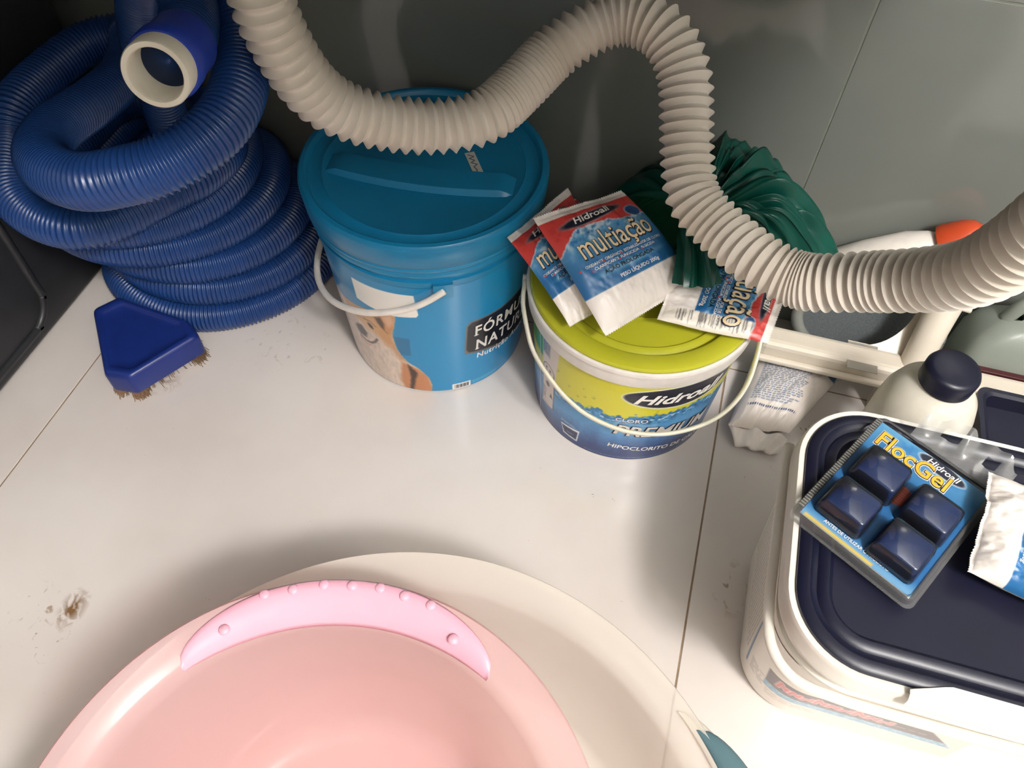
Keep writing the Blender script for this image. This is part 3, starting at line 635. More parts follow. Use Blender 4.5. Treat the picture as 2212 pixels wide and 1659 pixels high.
# ------------------------------------------------------------------ sachets (pillow pouches), built on four corners
def pouch_surf(TL, TRc, BRc, BL, T, seed, sag=0.0, sign=1.0, wr=.0022):
    TL, TRc, BRc, BL = [np.array(p, float) for p in (TL, TRc, BRc, BL)]
    N = _n(np.cross((TRc - TL) + (BRc - BL), (TL - BL) + (TRc - BRc)))
    def S(U, V, off=0.0):             # U, V in 0..1 (V=1 at the top edge)
        U = np.asarray(U, float); V = np.asarray(V, float); u = U[:, None]; v = V[:, None]
        P = (BL * (1 - u) + BRc * u) * (1 - v) + (TL * (1 - u) + TRc * u) * v
        a = np.clip(1 - np.abs(2 * U - 1) ** 3.2, 0, 1) ** .55; b = np.clip(1 - np.abs(2 * V - 1) ** 3.0, 0, 1) ** .8
        h = T * a * b
        edge = np.clip(np.abs(2 * V - 1) * 1.25 - .25, 0, 1)
        wrk = (fbm(U * 5 + seed, V * 3.5 + seed * 1.7, seed) - .5) * wr * 2.2 + (np.abs(fbm(U * 9 + seed * 2.1, V * 3, seed + 4) - .5)) * wr * 1.2 * edge
        wrk = wrk * (.25 + .75 * np.minimum(1, 6 * np.minimum(U, 1 - U)))
        bend = sag * ((2 * V - 1) ** 2 - .35) + .0035 * np.sin(U * 5 + seed) * (np.abs(2 * V - 1) ** 4)
        return P + N * (sign * h + wrk + bend + off)[:, None]
    return S
def paint_multi(w, l, seed, micro_side=False, side_w=.0):
    c = Canvas(0, 1, 0, 1, 1 / 110.0, (238, 230, 224)); U, V = c.U, c.V; asp = l / w
    n1 = fbm(U * 9, V * 9 * asp, seed); n2 = fbm(U * 24, V * 24 * asp, seed + 2)
    c.put(np.clip((V - .275) / .008, 0, 1), (38, 104, 160))
    g = np.clip((V - .46) / .28, 0, 1); c.put(g * .75 * np.clip((V - .275) / .008, 0, 1), (108, 166, 206))
    c.put(np.clip((V - .60) / .1, 0, 1) * np.clip((n1 - .52) * 7, 0, 1) * .8, (214, 228, 236))
    c.put(np.clip((V - .62) / .1, 0, 1) * np.clip((n2 - .56) * 6, 0, 1) * .8, (24, 96, 164))
    c.put(c.ell(.5, .40, .30, .026, .0, .03) * .75, (142, 190, 220))
    rb = .775 + .05 * np.cos((U - .35) * 5.5) * .6 - .10 * np.clip((.22 - U) / .22, 0, 1) + (n1 - .5) * .05 + (n2 - .5) * .03
    edge = np.abs(V - rb); c.put(np.clip(1 - edge / .016, 0, 1) * .8, (226, 222, 222))
    c.put(np.clip((V - rb) / .01, 0, 1), (206, 66, 62))
    c.put(np.clip((V - rb) / .01, 0, 1) * np.clip((n2 - .55) * 3, 0, .25), (160, 40, 44))
    c.put(c.ell(.47, .875, .34, .048, .05, .012), (206, 196, 196)); c.put(c.ell(.47, .875, .33, .042, .05, .012), (24, 26, 44))
    c.put(c.ell(.88, .80, .085, .062), (176, 190, 204)); c.put(c.ell(.88, .80, .075, .054), (28, 72, 128))
    c.put(np.clip((V - .955) / .006, 0, 1), (236, 228, 222))
    if side_w:
        sm = np.clip((U - 1 + side_w) / .012, 0, 1) * np.clip((.86 - V) / .02, 0, 1); sub = Canvas(0, 1, 0, 1, 1 / 110.0, (232, 224, 212))
        R = np.random.RandomState(seed + 5)
        for q in range(46):
            v0 = R.uniform(.12, .84); sub.put(sub.line([(1 - side_w * .95, v0), (1 - side_w * R.uniform(.1, .5), v0 + .01)], .0035, .008) * .75, (70, 66, 66))
        c.C = c.C * (1 - sm[..., None]) + sub.C * sm[..., None]
    return c
def zig_edge(S, v0, v1, inset, mt, parent, name='crimped_seal', n=44):
    V = []; F = []
    u = np.linspace(.004, .996, 2 * n + 1); z = np.where(np.arange(2 * n + 1) % 2 == 0, 0.0, 1.0) * inset * (1 if v1 > v0 else -1)
    vv = np.linspace(0, 1, 4); rows = []
    for q in vv[:-1]: rows.append(S(u, np.full_like(u, v0 + (v1 - v0) * q)))
    rows.append(S(u, v1 - z)); A = np.vstack(rows); B = A.copy(); B[:, 2] -= .0007; m_ = len(u); f = gridfaces(4, m_)
    return mk(name, np.vstack([A, B]), f + [tuple(i + len(A) for i in reversed(q)) for q in f], mt, parent)
FILM_W = mat('white_film', (238, 230, 224), 0.38)
def sachet(label, TL, TRc, BRc, BL, T, seed, w, l, sag=0.0, group='chlorine tablet sachets', texts=True, side_w=0.0, wr=.0022):
    org = np.mean([TL, TRc, BRc, BL], axis=0); org[2] = min(p[2] for p in (TL, TRc, BRc, BL))
    t = empty('sachet', tuple(org), label, 'sachet', 'chlorine tablet sachets')
    S = pouch_surf(TL, TRc, BRc, BL, T, seed, sag, 1.0, wr); Sd = pouch_surf(TL, TRc, BRc, BL, T * .75, seed, sag, -1.0, wr)
    c = paint_multi(w, l, seed, side_w=side_w); n, m_ = c.U.shape
    P = S(c.U.ravel(), c.V.ravel()); P2 = Sd(c.U.ravel(), c.V.ravel()); f = gridfaces(n, m_)
    cols = lin(np.clip(c.C, 0, 1) * 255).reshape(-1, 3); cb_ = np.tile(lin((226, 218, 210)), (n * m_, 1))
    mk('pouch', np.vstack([P, P2]), f + [tuple(i + n * m_ for i in reversed(q)) for q in f], VC_FILM, t, cols=np.vstack([cols, cb_]))
    zig_edge(S, .995, 1.035, .012, FILM_W, t); zig_edge(S, .005, -.03, .010, FILM_W, t)
    if texts:
        Sm = lambda U, V, off=0.0: S(U / w, V / l, off)
        def tx(s_, u, v, size, mt, **kw): text_on('lettering', s_, Sm, mt, t, (u * w, v * l), size, **kw)
        V2, F2 = text_mesh('multiação', .0345, bold=.034, xs=.70, align='CENTER', space=1.0); V2[:, 1] *= 1.2; decal('lettering', V2, F2, Sm, INK_DARK, t, (.525 * w, .555 * l), 0, .0007)
        V2, F2 = text_mesh('multiação', .0345, bold=.006, xs=.70, align='CENTER', space=1.0); V2[:, 1] *= 1.2; decal('lettering', V2, F2, Sm, INK_CREAM, t, (.52 * w, .560 * l), 0, .0012)
        tx('OXIDANTE  ORGÂNICO  ESTABILIZADOR DE CLORO', .52, .488, .0052, INK_WHITE, align='CENTER', xs=.80, bold=.012)
        tx('CLARIFICANTE  FUNGICIDA  ALGICIDA', .50, .450, .0052, INK_WHITE, align='CENTER', xs=.86, bold=.012)
        tx('AÇÃO PROLONGADA', .5, .390, .0075, INK_DARK, align='CENTER', xs=.85, bold=.02)
        tx('PESO LÍQUIDO 200g', .55, .310, .0068, INK_WHITE, align='CENTER', xs=.85, bold=.012)
        tx('Hidroall', .47, .862, .0125, INK_WHITE, align='CENTER', bold=.02, shear=.3, xs=1.2, rot=.05)
        for u_, v_ in ((.06, .49), (.285, .49), (.47, .49), (.16, .452), (.43, .452), (.66, .452)):
            V2 = np.array([(math.cos(a) * .0013, math.sin(a) * .0013) for a in np.linspace(0, 2 * math.pi, 8, endpoint=False)]); decal('bullet', V2, [tuple(range(8))], Sm, INK_RED, t, (u_ * w, v_ * l), 0, .0009)
    return t
sachet('sachet lying on top in front with readable gold lettering, overlapping the others', (-.141, .622, .316), (-.058, .702, .314), (.041, .655, .250), (-.042, .550, .246), .016, 1, .124, .158, sag=-.006, wr=.0042)
sachet('sachet tucked under the front one at the left edge of the lime lid', (-.167, .612, .292), (-.124, .716, .285), (-.034, .618, .243), (-.082, .557, .240), .010, 3, .105, .150, sag=-.004, side_w=.16, wr=.0045)
sachet('sachet lying sideways at the right edge of the lime lid below the grey hose', (.146, .712, .256), (.129, .600, .232), (.013, .594, .236), (.026, .712, .246), .012, 5, .112, .118, sag=.004, side_w=.16, wr=.0055)
sachet('dark sachet mostly hidden at the back of the pile, gold print showing', (-.150, .690, .232), (-.124, .768, .232), (-.085, .735, .230), (-.098, .655, .230), .006, 7, .08, .12, texts=True)

# ------------------------------------------------------------------ knotted dark green plastic bag behind the sachets
BAG = mat('green_bag_film', (16, 92, 78), 0.30, col2=(12, 74, 64), nscale=18, translucent=0.30, seethru=0.04)
gbag = empty('plastic_bag', (.05, .75, .212), 'crumpled dark green plastic bag knotted at the front, behind the sachets', 'plastic bag')
KN = np.array((.028, .690, .290))
OUT = np.array([(-.090, .748, .226), (-.086, .778, .236), (-.055, .812, .250), (-.010, .836, .268), (.050, .852, .288), (.100, .838, .276), (.150, .800, .262), (.182, .752, .252), (.214, .716, .225), (.165, .694, .226), (.122, .680, .226), (.085, .668, .226), (.052, .668, .226), (.020, .696, .226), (-.025, .730, .226), (-.060, .742, .224)])
na, nt = 300, 46; Oc = catmull(np.vstack([OUT, OUT[:1]]), 20); so = arcparam(Oc); O = at_s(Oc, so, np.linspace(0, so[-1], na, endpoint=False)); aa = np.linspace(0, 2 * np.pi, na, endpoint=False)
tt_ = np.linspace(0.04, 1, nt)
rid = lambda fq, p_, sh: (1 - np.abs(np.sin(aa * fq + p_))) ** sh
F1 = rid(4, .4, 2) + .7 * rid(7, 1.9, 2.4) + .5 * rid(11, .7, 2.0); F1 -= F1.mean(); F2 = rid(13, 2.2, 1.6) - .3
Pb = []
for t in tt_:
    P = KN + (O - KN) * t; env = math.sin(math.pi * min(1, t * .98 + .02)) ** .7
    cr_ = (np.abs(vnoise(np.cos(aa) * 2.2 + t * 2.6 + 9, np.sin(aa) * 2.2 + t * 1.7 + 4, 3.3) - .5) * 2) ** .8
    lift = .058 * env * (1.0 - .25 * np.cos(aa - .6)) + .020 * F1 * env * (1 - .35 * t) + .007 * F2 * env + .026 * (cr_ - .5) * env
    P = P.copy(); P[:, 2] += lift; Q_ = P
    sl_ = .010 * F2 * env; P[:, 0] += sl_ * np.cos(aa); P[:, 1] += sl_ * np.sin(aa); Pb.append(P)
for t in tt_[::-1][1:]:
    P = KN + (O - KN) * t; P[:, 2] = np.minimum(P[:, 2], .224 + .01 * t); Pb.append(P)
V = np.array(Pb); V[..., 1] = np.minimum(V[..., 1], WALL_Y - .003); inside = np.hypot(V[..., 0] - GX, V[..., 1] - GY) < .142; V[..., 2] = np.where(inside, np.maximum(V[..., 2], .2195), V[..., 2]); V[..., 2] = np.where((V[..., 1] < .722) & (V[..., 0] > .012) & (V[..., 0] < .15), np.maximum(V[..., 2], .266), V[..., 2])
nr_ = len(Pb); idx = np.arange(nr_ * na).reshape(nr_, na); b = np.roll(idx, -1, 1); F = np.stack([idx[:-1], b[:-1], b[1:], idx[1:]], -1).reshape(-1, 4).tolist()
mk('bag_body', V.reshape(-1, 3), F, BAG, gbag)
kp = [(.040, .715, .290), (.024, .690, .298), (.024, .673, .299), (.032, .655, .294), (.038, .638, .285), (.042, .626, .272)]
P = catmull(kp, 10); rad = np.interp(np.linspace(0, 1, len(P)), [0, .2, .32, .45, .75, 1], [.030, .018, .010, .014, .017, .020]); V, F = tube(P, rad, 60, caps=False)
V = V.reshape(len(P), 60, 3); tt = np.linspace(0, 2 * np.pi, 60, endpoint=False); pl = 1 + .30 * np.sin(tt * 6 + np.linspace(0, 3, len(P))[:, None]) * np.linspace(.4, 1, len(P))[:, None] + .15 * np.sin(tt * 13 + 1)
V = P[:, None, :] + (V - P[:, None, :]) * pl[..., None] * np.array([1, 1, .7]); mk('knot_tail', V.reshape(-1, 3), F, BAG, gbag, sharp=35)

# ------------------------------------------------------------------ white refill bag lying on the floor behind the chlorine bucket
t = empty('refill_bag', (.20, .71, 0), 'white plastic bag with small blue text lying on floor behind chlorine bucket', 'bag')
TLc, TRc, BRc, BLc = (.160, .775, .030), (.282, .765, .026), (.215, .640, .022), (.136, .628, .026)
S = pouch_surf(TLc, TRc, BRc, BLc, .029, 9, 0, 1, .004); Sd = pouch_surf(TLc, TRc, BRc, BLc, .022, 9, 0, -1, .002)
c = Canvas(0, 1, 0, 1, 1 / 130.0, (230, 220, 212))
c.micro(.14, .80, .24, .70, .024, (86, 106, 140), 2, .55); c.put(c.rect(.14, .86, .185, .205) * (np.sin(c.U * 190) > -.5), (40, 64, 108)); c.put(c.rect(.14, .86, .74, .765) * (np.sin(c.U * 150) > -.4), (40, 64, 108))
c.put(c.ell(.93, .80, .07, .05), (46, 96, 140)); c.put(np.clip((c.V - .80) / .05, 0, 1) * .25, (120, 160, 186))
n, m_ = c.U.shape; f = gridfaces(n, m_); cols = lin(np.clip(c.C, 0, 1) * 255).reshape(-1, 3)
mk('pouch', np.vstack([S(c.U.ravel(), c.V.ravel()), Sd(c.U.ravel(), c.V.ravel())]), f + [tuple(i + n * m_ for i in reversed(q)) for q in f], VC_FILM, t, cols=np.vstack([cols, np.tile(lin((226, 216, 208)), (n * m_, 1))]))
nu = 40; V = []; F = []
for j in range(9):
    q = j / 8.0
    for i in range(nu):
        u = i / (nu - 1.0); w_ = 1 - .30 * q; x = .1755 + (u - .5) * .080 * w_ + .004 * q; y = .634 - .022 * q; z = .024 - .016 * q + .0045 * math.sin(u * 17 + q * 3) * (1 - .3 * q) + .005 * abs(math.sin(u * 9)) * q
        V.append((x, y, max(z, .0015)))
F = gridfaces(9, nu); V = np.array(V); B = V.copy(); B[:, 2] = np.maximum(B[:, 2] - .003, .0006); mk('folded_end', np.vstack([V, B]), F + [tuple(i + len(V) for i in reversed(q)) for q in F], FILM_W, t)

# ------------------------------------------------------------------ things along the wall at the right
OFFW = mat('aged_white_plastic', (222, 212, 198), 0.38, col2=(212, 202, 186), nscale=18)
fr = empty('plastic_stand', (.33, .75, 0), 'white plastic stand with long bar and upright tube, behind the grey hose', 'stand')
def rbar(x0, x1, y0, y1, z0, z1, bev, name, mt=OFFW, par=fr):
    V, F = box(x0, x1, y0, y1, z0, z1); return mk(name, V, F, mt, par, smooth=False, bevel=bev)
rbar(.150, .62, .722, .758, .066, .098, .009, 'crossbar')
rbar(.150, .62, .714, .723, .066, .076, .004, 'bar_lip')
for x in (.335, .60): rbar(x - .014, x + .014, .728, .752, 0, .068, .004, 'foot')
up = np.array([(.345, .738, .080), (.350, .765, .130), (.355, .788, .165), (.358, .803, .19)])
V, F = tube(catmull(up, 10), np.interp(np.linspace(0, 1, 31), [0, 1], [.0175, .0215]), 28); mk('upright_tube', V, F, OFFW, fr)
# curved gusset between bar and tube
n = 16; A = []
for i in range(n + 1):
    q = i / n; a = math.radians(90 * q); cxg, cyg = .270, .800
    A.append((.270 + .068 * math.sin(a), .757 + .062 * (1 - math.cos(a))))
poly = [(.262, .752), (.345, .752), (.352, .815)] + [(x, y) for x, y in reversed(A)]
P2 = np.array(poly); zs = .086 + (P2[:, 1] - .752) * .85
top = np.c_[P2, zs + .004]; bot = np.c_[P2, zs - .004]; m_ = len(P2)
mk('gusset', np.vstack([top, bot]), [tuple(range(m_)), tuple(range(2 * m_ - 1, m_ - 1, -1))] + [(i, i + m_, (i + 1) % m_ + m_, (i + 1) % m_) for i in range(m_)], OFFW, fr, smooth=False)
for (p, d) in (((.3325, .800, .165), (-1, 0, .1)), ((.3795, .790, .165), (1, 0, -.1))):
    d = _n(np.array(d)); V, F = tube([np.array(p) - d * .006, np.array(p) + d * .007], .004, 14); mk('peg', V, F, OFFW, fr, sharp=40)
TAPE = clear_mat('tape', (226, 220, 208), .3, .25)
V, F = box(.262, .300, .7125, .760, .0955, .0962); mk('tape_strip', V, F, TAPE, fr, smooth=False)

# grey mesh tray leaning on the wall behind the bar
MESH = mat('grey_mesh', (96, 102, 104), 0.7, col2=(74, 80, 82), nscale=600, bump=.6, bscale=900)
tr = empty('mesh_tray', (.30, .82, 0), 'grey mesh pad in a pale rim leaning on the wall behind the white bar', 'tray')
ell = [(math.cos(a), math.sin(a)) for a in np.linspace(0, 2 * np.pi, 64, endpoint=False)]
def tray_pt(a, b, off): return np.array((.295 + .100 * a, .818 + .022 * b - .010 * off, .070 + .060 * b + .02 * off))
V = [tray_pt(x * .88, y * .88, 0) for x, y in ell] + [tray_pt(x * .88, y * .88, -.15) for x, y in ell]; F = [tuple(range(64)), tuple(range(127, 63, -1))] + [(i, i + 64, (i + 1) % 64 + 64, (i + 1) % 64) for i in range(64)]
mk('mesh_pad', V, F, MESH, tr, smooth=False)
V, F = tube([tray_pt(x * .95, y * .95, .1) for x, y in ell] + [tray_pt(.95, 0, .1)], .008, 12, caps=False); mk('rim', V, F, mat('grey_rim', (132, 134, 128), .5), tr)

# bottle with an orange cap lying against the wall behind the hose
ORANGE = mat('orange_cap', (196, 72, 34), 0.45)
ob = empty('bottle', (.30, .81, .15), 'white bottle with orange cap lying along the wall behind the grey hose', 'bottle')
ax2 = _n(np.array((.09, .0, .062))); p0 = np.array((.214, .832, .146))
V, F = sweep_prof(p0, ax2, [(0, 0), (.018, .002), (.024, .010), (.026, .05), (.025, .10), (.019, .125), (.014, .135), (.014, .142), (0, .142)]); mk('bottle_body', V, F, WHITE_PLASTIC, ob, sharp=50)
V, F = sweep_prof(p0, ax2, [(0.014, .134), (.022, .134), (.0235, .140), (.0225, .164), (.019, .176), (.010, .184), (0, .185)]); mk('cap', V, F, ORANGE, ob, sharp=50)

# pale translucent jug at the right edge
JUG = mat('jug_plastic', (176, 184, 174), 0.35, col2=(160, 170, 160), nscale=8, translucent=.3, seethru=.15)
jg = empty('jug', (.48, .80, 0), 'pale translucent jug lying at the right edge behind the white bar', 'jug')
def rrect(cx, cy, hx, hy, r, n=8):
    out = []
    for sx, sy, a0 in ((1, -1, -90), (1, 1, 0), (-1, 1, 90), (-1, -1, 180)):
        for a in np.linspace(a0, a0 + 90, n): out.append((cx + sx * (hx - r) + r * math.cos(math.radians(a)), cy + sy * (hy - r) + r * math.sin(math.radians(a))))
    return np.array(out)
rings = [np.c_[rrect(.475, .81, hx, hy, .022), np.full(32, z)] for hx, hy, z in ((.055, .035, .001), (.066, .042, .006), (.068, .044, .03), (.066, .042, .034), (.068, .044, .04), (.068, .044, .10), (.060, .038, .128), (.040, .026, .146), (.020, .016, .152))]
V, F = loft_rings(rings); mk('jug_body', V, F, JUG, jg)
V, F = tube(catmull([(.440, .812, .142), (.45, .812, .172), (.475, .812, .182), (.505, .812, .172), (.515, .812, .140)], 8), .009, 14); mk('jug_handle', V, F, JUG, jg)
MAROON = mat('maroon_strip', (70, 24, 28), .5)
V, F = box(.425, .53, .7585, .768, .078, .096); mk('label_strip', V, F, MAROON, jg, smooth=False, bevel=.001)

# white bottle with navy cap standing behind the tub
NAVY = mat('navy_plastic', (19, 21, 43), 0.38, col2=(16, 18, 37), nscale=25, bump=.03, bscale=200)
NB = mat('bottle_white', (224, 218, 204), 0.36, sss=.1)
nbx, nby = .322, .6085
wb2 = empty('bottle', (nbx, nby, 0), 'white rounded bottle with wide navy screw cap behind the square tub', 'bottle')
V, F = lathe([(.05, 0), (.050, .004), (.0515, .02), (.0515, .165), (.050, .185), (.044, .204), (.034, .218), (.028, .222), (.0265, .226), (.0265, .234)], (nbx, nby, 0), 80); mk('bottle_body', V, F, NB, wb2, sharp=50)
V, F = lathe([(.0262, .226), (.0282, .226), (.0285, .2445), (.0265, .249), (.022, .2505), (0, .2508)], (nbx, nby, 0), 80, cap0=False); mk('cap', V, F, NAVY, wb2, sharp=50)

# ------------------------------------------------------------------ square white tub with navy lid
tb = empty('tub', (.297, .38, 0), 'large square white tub with navy blue lid and printed label, at right', 'tub')
TC = (.302, .385); 
def ring(x0, x1, y0, y1, r, n=14):
    return rrect((x0 + x1) / 2, (y0 + y1) / 2, (x1 - x0) / 2, (y1 - y0) / 2, r, n)
TUBW = mat('tub_white', (234, 228, 218), 0.34, col2=(228, 221, 210), nscale=10, sss=.08)
base = (.190, .404, .292, .468); topb = (.168, .428, .256, .496)
def lerp4(q): return [a + (b - a) * q for a, b in zip(base, topb)]
zs = [(0.0, .004, .0), (.004, 0, .0), (.222, 0, .85)]
def rg(q, z, ins=0, r=.055): b = lerp4(q); return np.c_[ring(b[0] + ins, b[1] - ins, b[2] + ins, b[3] - ins, r - ins * .6), np.full(56, z)]
V, F = loft_rings([rg(0, 0, .006), rg(.01, .003), rg(.46, .115), rg(.86, .215), rg(.888, .222)]); mk('body', V, F, TUBW, tb, sharp=60)
def fr_ring(o, z, r=.062): return np.c_[ring(.172 - o, .428 + o, .2505 - o, .502 + o, r + o), np.full(56, z)]
V, F = loft_rings([fr_ring(.0, .222), fr_ring(.004, .223), fr_ring(.004, .227), fr_ring(.001, .229), fr_ring(.002, .244), fr_ring(.008, .246), fr_ring(.009, .252), fr_ring(.007, .255), fr_ring(.008, .266), fr_ring(.006, .270), fr_ring(.002, .270), fr_ring(-.001, .268)]); F = F[:-2] + F[-2:-1]; mk('rim', V, F, TUBW, tb, sharp=50)
L_ = [(.001, .266), (.000, .272), (-.003, .2745), (-.010, .2745), (-.013, .271), (-.017, .270), (-.020, .2725), (-.0265, .2725), (-.031, .267), (-.06, .2665)]
V, F = loft_rings([fr_ring(o, z) for o, z in L_]); F = F[:-2] + F[-1:]; tl = mk('lid', V, F, NAVY, tb, sharp=40)
# front latch strip overlapping the lid edge
n = 24; V = []
for i in range(n + 1):
    q = i / n; x = .262 + q * .15; up_ = .010 * min(1, q * 5) * min(1, (1 - q) * 5)
    for (y, z) in ((.237, .262), (.2385, .2715 + .2 * up_), (.2425 + .3 * up_, .2755 + .25 * up_), (.246 + up_, .2758 + .25 * up_), (.2475 + up_, .273)): V.append((x, y, z))
mk('latch', V, gridfaces(n + 1, 5), TUBW, tb, sharp=60)
# bail handle running under the rim on the left side and front corner
hp = [(.164, .47, .238), (.162, .42, .236), (.1615, .36, .233), (.162, .30, .229), (.169, .268, .225), (.190, .2485, .222), (.225, .2425, .222), (.28, .2415, .223), (.36, .2415, .226), (.43, .244, .232)]
V, F = tube(catmull(hp, 8), .0048, 12); mk('handle', V, F, TUBW, tb)
# print on the tub: left side columns of small text and front label
def Stub(U, V, off=0.0):              # U along the outline (0 = mid left side, metres), V = height
    b = np.array([lerp4(v / .25) for v in V]); r = .055; U = np.asarray(U, float); P = np.zeros((len(U), 3))
    sl = (b[:, 3] - b[:, 2]) / 2 - r; arc = r * np.pi / 2
    m1 = U < sl; m2 = (U >= sl) & (U < sl + arc); m3 = U >= sl + arc
    cy = (b[:, 3] + b[:, 2]) / 2
    P[m1, 0] = b[m1, 0] - off; P[m1, 1] = cy[m1] - U[m1]
    a = (U - sl) / r; P[m2, 0] = b[m2, 0] + r - (r + off) * np.cos(a[m2]); P[m2, 1] = b[m2, 2] + r - (r + off) * np.sin(a[m2])
    P[m3, 0] = b[m3, 0] + r + (U - sl - arc)[m3]; P[m3, 1] = b[m3, 2] - off; P[:, 2] = V; return P
c = Canvas(-.075, .285, .006, .198, .0013, (234, 227, 217)); s0 = .05; s1 = .135
for q in range(20):
    u0 = -.07 + q * .0062; c.micro(u0, u0 + .0001, 0, 0, 1, (0, 0, 0)); Rr = np.random.RandomState(q)
    z = .19
    while z > .06: w_ = Rr.uniform(.004, .013); c.put(c.rect(u0, u0 + .0026, z - w_, z) * .5, (120, 116, 112)); z -= w_ + .002
c.put(c.rect(.056, .0595, .04, .198) * .85, (70, 118, 160)); c.put(c.line([(-.03, .05), (.0, .045), (.03, .052)], .0012) * .5, (120, 80, 80))
lab = c.poly([(.094, .128), (.094, .198), (.30, .198), (.30, .115), (.262, .112)], .0015)
lab = c.poly([(.090, .070), (.092, .118), (.245, .122), (.272, .070)], .0015); c.put(lab, (62, 52, 62))
c.put(c.poly([(.088, .058), (.0905, .076), (.268, .076), (.278, .058)], .0015), (110, 166, 196))
nz = fbm(c.U * 400, c.V * 400, 3); c.put(c.poly([(.088, .058), (.0905, .076), (.268, .076), (.278, .058)], .0015) * np.clip((nz - .5) * 6, 0, 1) * .6, (206, 222, 232))
for q in range(9):
    u0 = .104 + q * .0125; c.put(c.line([(u0, .088), (u0 + .004, .110 - .006 * (q % 3)), (u0 + .009, .090), (u0 + .011, .104)], .0030, .002), (236, 206, 206)); c.put(c.line([(u0, .088), (u0 + .004, .110 - .006 * (q % 3)), (u0 + .009, .090), (u0 + .011, .104)], .0018, .002), (204, 96, 100))
c.micro(.215, .25, .084, .094, .005, (170, 160, 168), 5); c.micro(.10, .24, .078, .0815, .003, (190, 180, 186), 6)
c.micro(.066, .088, .04, .08, .005, (150, 146, 142), 7); c.micro(.092, .15, .03, .052, .005, (190, 180, 172), 8)
c.build('printed_wrap', Stub, VC_GLOSS, tb, off=.0006)

# ------------------------------------------------------------------ blister pack lying on the tub lid
BL_, BR_, TL_ = np.array((.160, .369, 0)), np.array((.2605, .3105, 0)), np.array((.2155, .5115, 0))
ex = _n(BR_ - BL_); ey = np.array((-ex[1], ex[0], 0)); bw, bl = .116, .156; o0 = BL_
BZ = .2765
def bpt(s_, t_, h): return o0 + ex * s_ + ey * t_ + np.array((0, 0, BZ + h))
bp = empty('blister_pack', tuple(bpt(bw / 2, bl / 2, 0)), 'clear blister pack with four dark blue gel blocks on tub lid', 'blister pack')
def Scard(U, V, off=0.0): return o0 + U[:, None] * ex + V[:, None] * ey + np.array((0, 0, BZ + .0068)) + np.array((0, 0, 1.0)) * off
c = Canvas(.005, bw - .005, .006, bl - .014, .0009, (30, 92, 146))
n1 = fbm(c.U * 60, c.V * 60, 2)
c.put(np.clip((c.V - .095) / .05, 0, 1) * .6, (140, 196, 226)); c.put(np.clip((n1 - .55) * 4, 0, 1) * .45, (16, 84, 150)); c.put(np.clip((.36 - n1) * 4, 0, 1) * .5, (160, 210, 234))
c.put(np.clip((.022 - c.V) / .012, 0, 1) * .5, (170, 204, 226)); c.put(c.ell(.053, .084, .014, .012), (176, 70, 50)); c.put(c.ell(.053, .084, .014, .012) * (np.sin(c.V * 2200) > .3) * .5, (110, 40, 36))
c.put(c.ell(.070, .1355, .024, .008, -.05), (200, 210, 216)); c.put(c.ell(.070, .1355, .0225, .0068, -.05), (34, 40, 56)); c.put(c.rect(.008, .075, .006, .0095), (196, 170, 90))
card = c.build('printed_card', Scard, VC_CARD, bp)
V, F = merge(*[(np.array([bpt(s_, t_, h) for h in (.0052, .0062) for s_, t_ in ((.005, .006), (bw - .005, .006), (bw - .005, bl - .014), (.005, bl - .014))]), [(3, 2, 1, 0), (4, 5, 6, 7), (0, 1, 5, 4), (1, 2, 6, 5), (2, 3, 7, 6), (3, 0, 4, 7)])]); mk('card_back', V, F, FILM_W, bp, smooth=False)
V2, F2 = text_mesh('FlocGel', .0250, bold=.065, xs=.92, space=1.02); decal('lettering', V2, F2, Scard, INK_WHITE, bp, (.010, .1165), -.02, .0004)
V2, F2 = text_mesh('FlocGel', .0250, bold=.040, xs=.92, space=1.02); decal('lettering', V2, F2, Scard, INK_DARK, bp, (.010, .1165), -.02, .0007)
V2, F2 = text_mesh('FlocGel', .0250, bold=.012, xs=.92, space=1.02); decal('lettering', V2, F2, Scard, INK_ORANGE, bp, (.010, .1165), -.02, .0010)
text_on('lettering', 'Hidroall', Scard, INK_WHITE, bp, (.0705, .1325), .0095, rot=-.05, off=.0006, align='CENTER', bold=.015, shear=.2)
text_on('lettering', 'ANTES DE UTILIZAR O PRODUTO', Scard, INK_WHITE, bp, (.024, .0125), .0046, off=.0006, xs=.9, bold=.01)
CLEAR = clear_mat('clear_plastic', (238, 241, 242), .05, .012)
RIMC = clear_mat('clear_rim', (244, 246, 245), .12, .10)
GEL = mat('gel_blue', (11, 40, 92), 0.25, col2=(8, 30, 74), nscale=40, coat=.15)
def bx_rings(s0, s1, t0, t1, r, lv):
    R_ = []
    for ins, h in lv:
        q = rrect((s0 + s1) / 2, (t0 + t1) / 2, (s1 - s0) / 2 - ins, (t1 - t0) / 2 - ins, max(.002, r - ins * .4), 6); R_.append(np.array([bpt(x, y, h) for x, y in q]))
    return R_
for (s0, t0) in ((.010, .063), (.061, .060), (.009, .016), (.061, .013)):
    V, F = loft_rings(bx_rings(s0 + .0012, s0 + .0448, t0 + .0012, t0 + .0398, .005, [(0, .0076), (.0010, .014), (.0034, .0245), (.0044, .0255)])); mk('gel_block', V, F, GEL, bp, sharp=50)
    R_ = bx_rings(s0, s0 + .046, t0, t0 + .041, .006, [(0, .0082), (.001, .015), (.0034, .0258), (.0046, .0272)]); V, F = loft_rings(R_); mk('cavity', V, F[:-2] + F[-1:], CLEAR, bp, sharp=60)
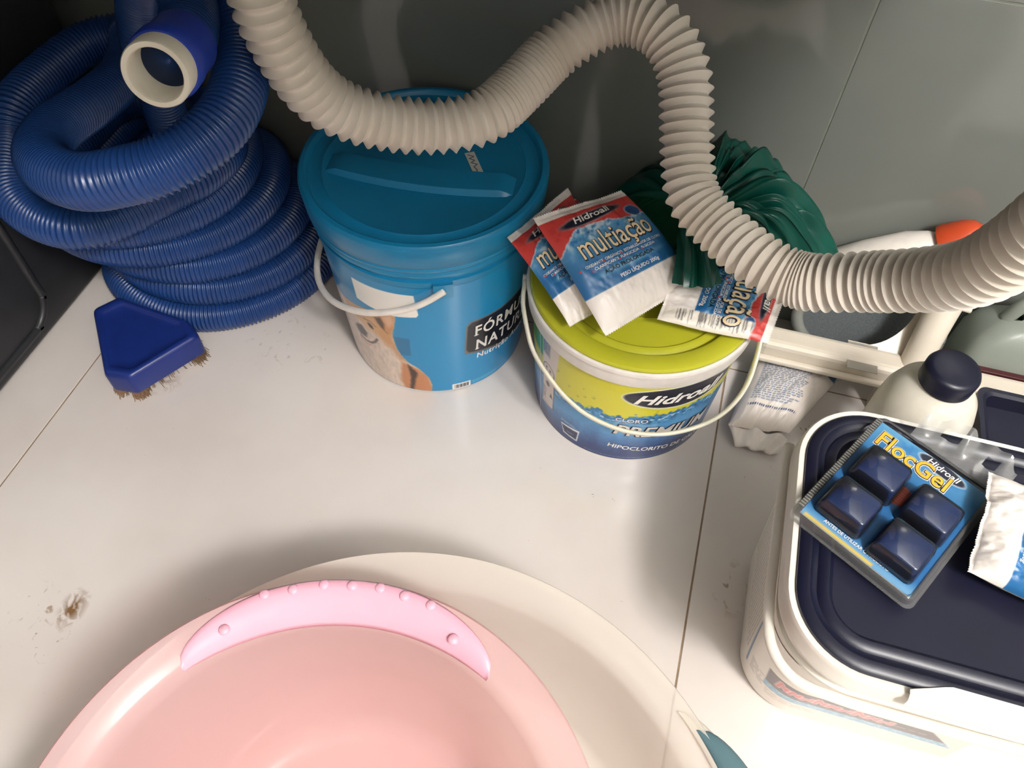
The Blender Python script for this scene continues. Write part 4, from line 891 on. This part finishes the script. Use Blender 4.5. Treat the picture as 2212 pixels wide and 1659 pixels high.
R_ = bx_rings(-.002, bw + .002, -.002, bl - .004, .008, [(0, .0003), (0, .0010), (.0025, .0014), (.0035, .0072), (.0048, .0088), (.0062, .0088), (.007, .0082)]); V, F = loft_rings(R_); mk('tray_rim', V, F[:-2], RIMC, bp, sharp=50)
V = [bpt(s_, t_, .0098) for s_, t_ in ((.008, .008), (bw - .008, .008), (bw - .008, bl - .016), (.008, bl - .016))]; 
ticks = []
for i in range(44):
    t_ = .010 + i * .003; ticks.append((np.array([bpt(s_, t_ + d_, h) for h in (.0088, .0102) for s_, d_ in ((-.0005, 0), (.0045, 0), (.0045, .0016), (-.0005, .0016))]), [(4, 5, 6, 7), (0, 1, 5, 4), (1, 2, 6, 5), (2, 3, 7, 6), (3, 0, 4, 7)]))
V, F = merge(*ticks); mk('edge_knurl', V, F, mat('knurl_plastic', (150, 150, 144), .3, seethru=.35), bp, smooth=False, kind='stuff')
# hanging flap, creased and glossy; diffuse white mixed in stands for its reflections
FLAP = clear_mat('flap_plastic', (244, 246, 250), .14, .22)
V = []; nU, nV = 40, 12
for j in range(nV):
    for i in range(nU):
        u, v = i / (nU - 1.0), j / (nV - 1.0); s_ = .030 + u * .088; t_ = bl - .006 + v * .030 * (1 - .30 * abs(2 * u - 1) ** 2) ; h = .006 + .018 * v + .005 * math.sin(u * 14 + v * 3) * v + .003 * math.sin(u * 31) * v
        V.append(bpt(s_, t_, h))
Ff = [f for k_, f in enumerate(gridfaces(nV, nU)) if not (5 <= k_ // (nU - 1) <= 7 and (9 <= k_ % (nU - 1) <= 15 or 27 <= k_ % (nU - 1) <= 31))]
mk('hang_flap', V, Ff, FLAP, bp, sharp=30)

# ------------------------------------------------------------------ crumpled white and blue sachet on the tub lid at the right edge
sachet('crumpled white and blue sachet on navy tub lid at the right edge', (.420, .432, .292), (.395, .330, .290), (.306, .352, .288), (.322, .448, .300), .022, 12, .105, .105, sag=.006, group=None, wr=.008)

# ------------------------------------------------------------------ dark navy crate between bottle and wall at the right edge
cr = empty('crate', (.47, .60, 0), 'dark navy crate at the right edge between the white bottle and tub', 'crate')
V, F = loft_rings([np.c_[rrect(.470, .60, .082 + d, .062 + d, .012), np.full(32, z)] for d, z in ((-.006, 0), (-.004, .01), (0, .16), (.003, .161), (.003, .17), (-.002, .17))]); mk('crate_body', V, F[:-1], NAVY, cr, sharp=50)
V, F = loft_rings([np.c_[rrect(.470, .60, .082 + d, .062 + d, .012), np.full(32, z)] for d, z in ((-.002, .17), (-.006, .168), (-.008, .15), (-.02, .149))]); mk('crate_lid', V, F[:-2] + F[-1:], NAVY, cr, sharp=50)
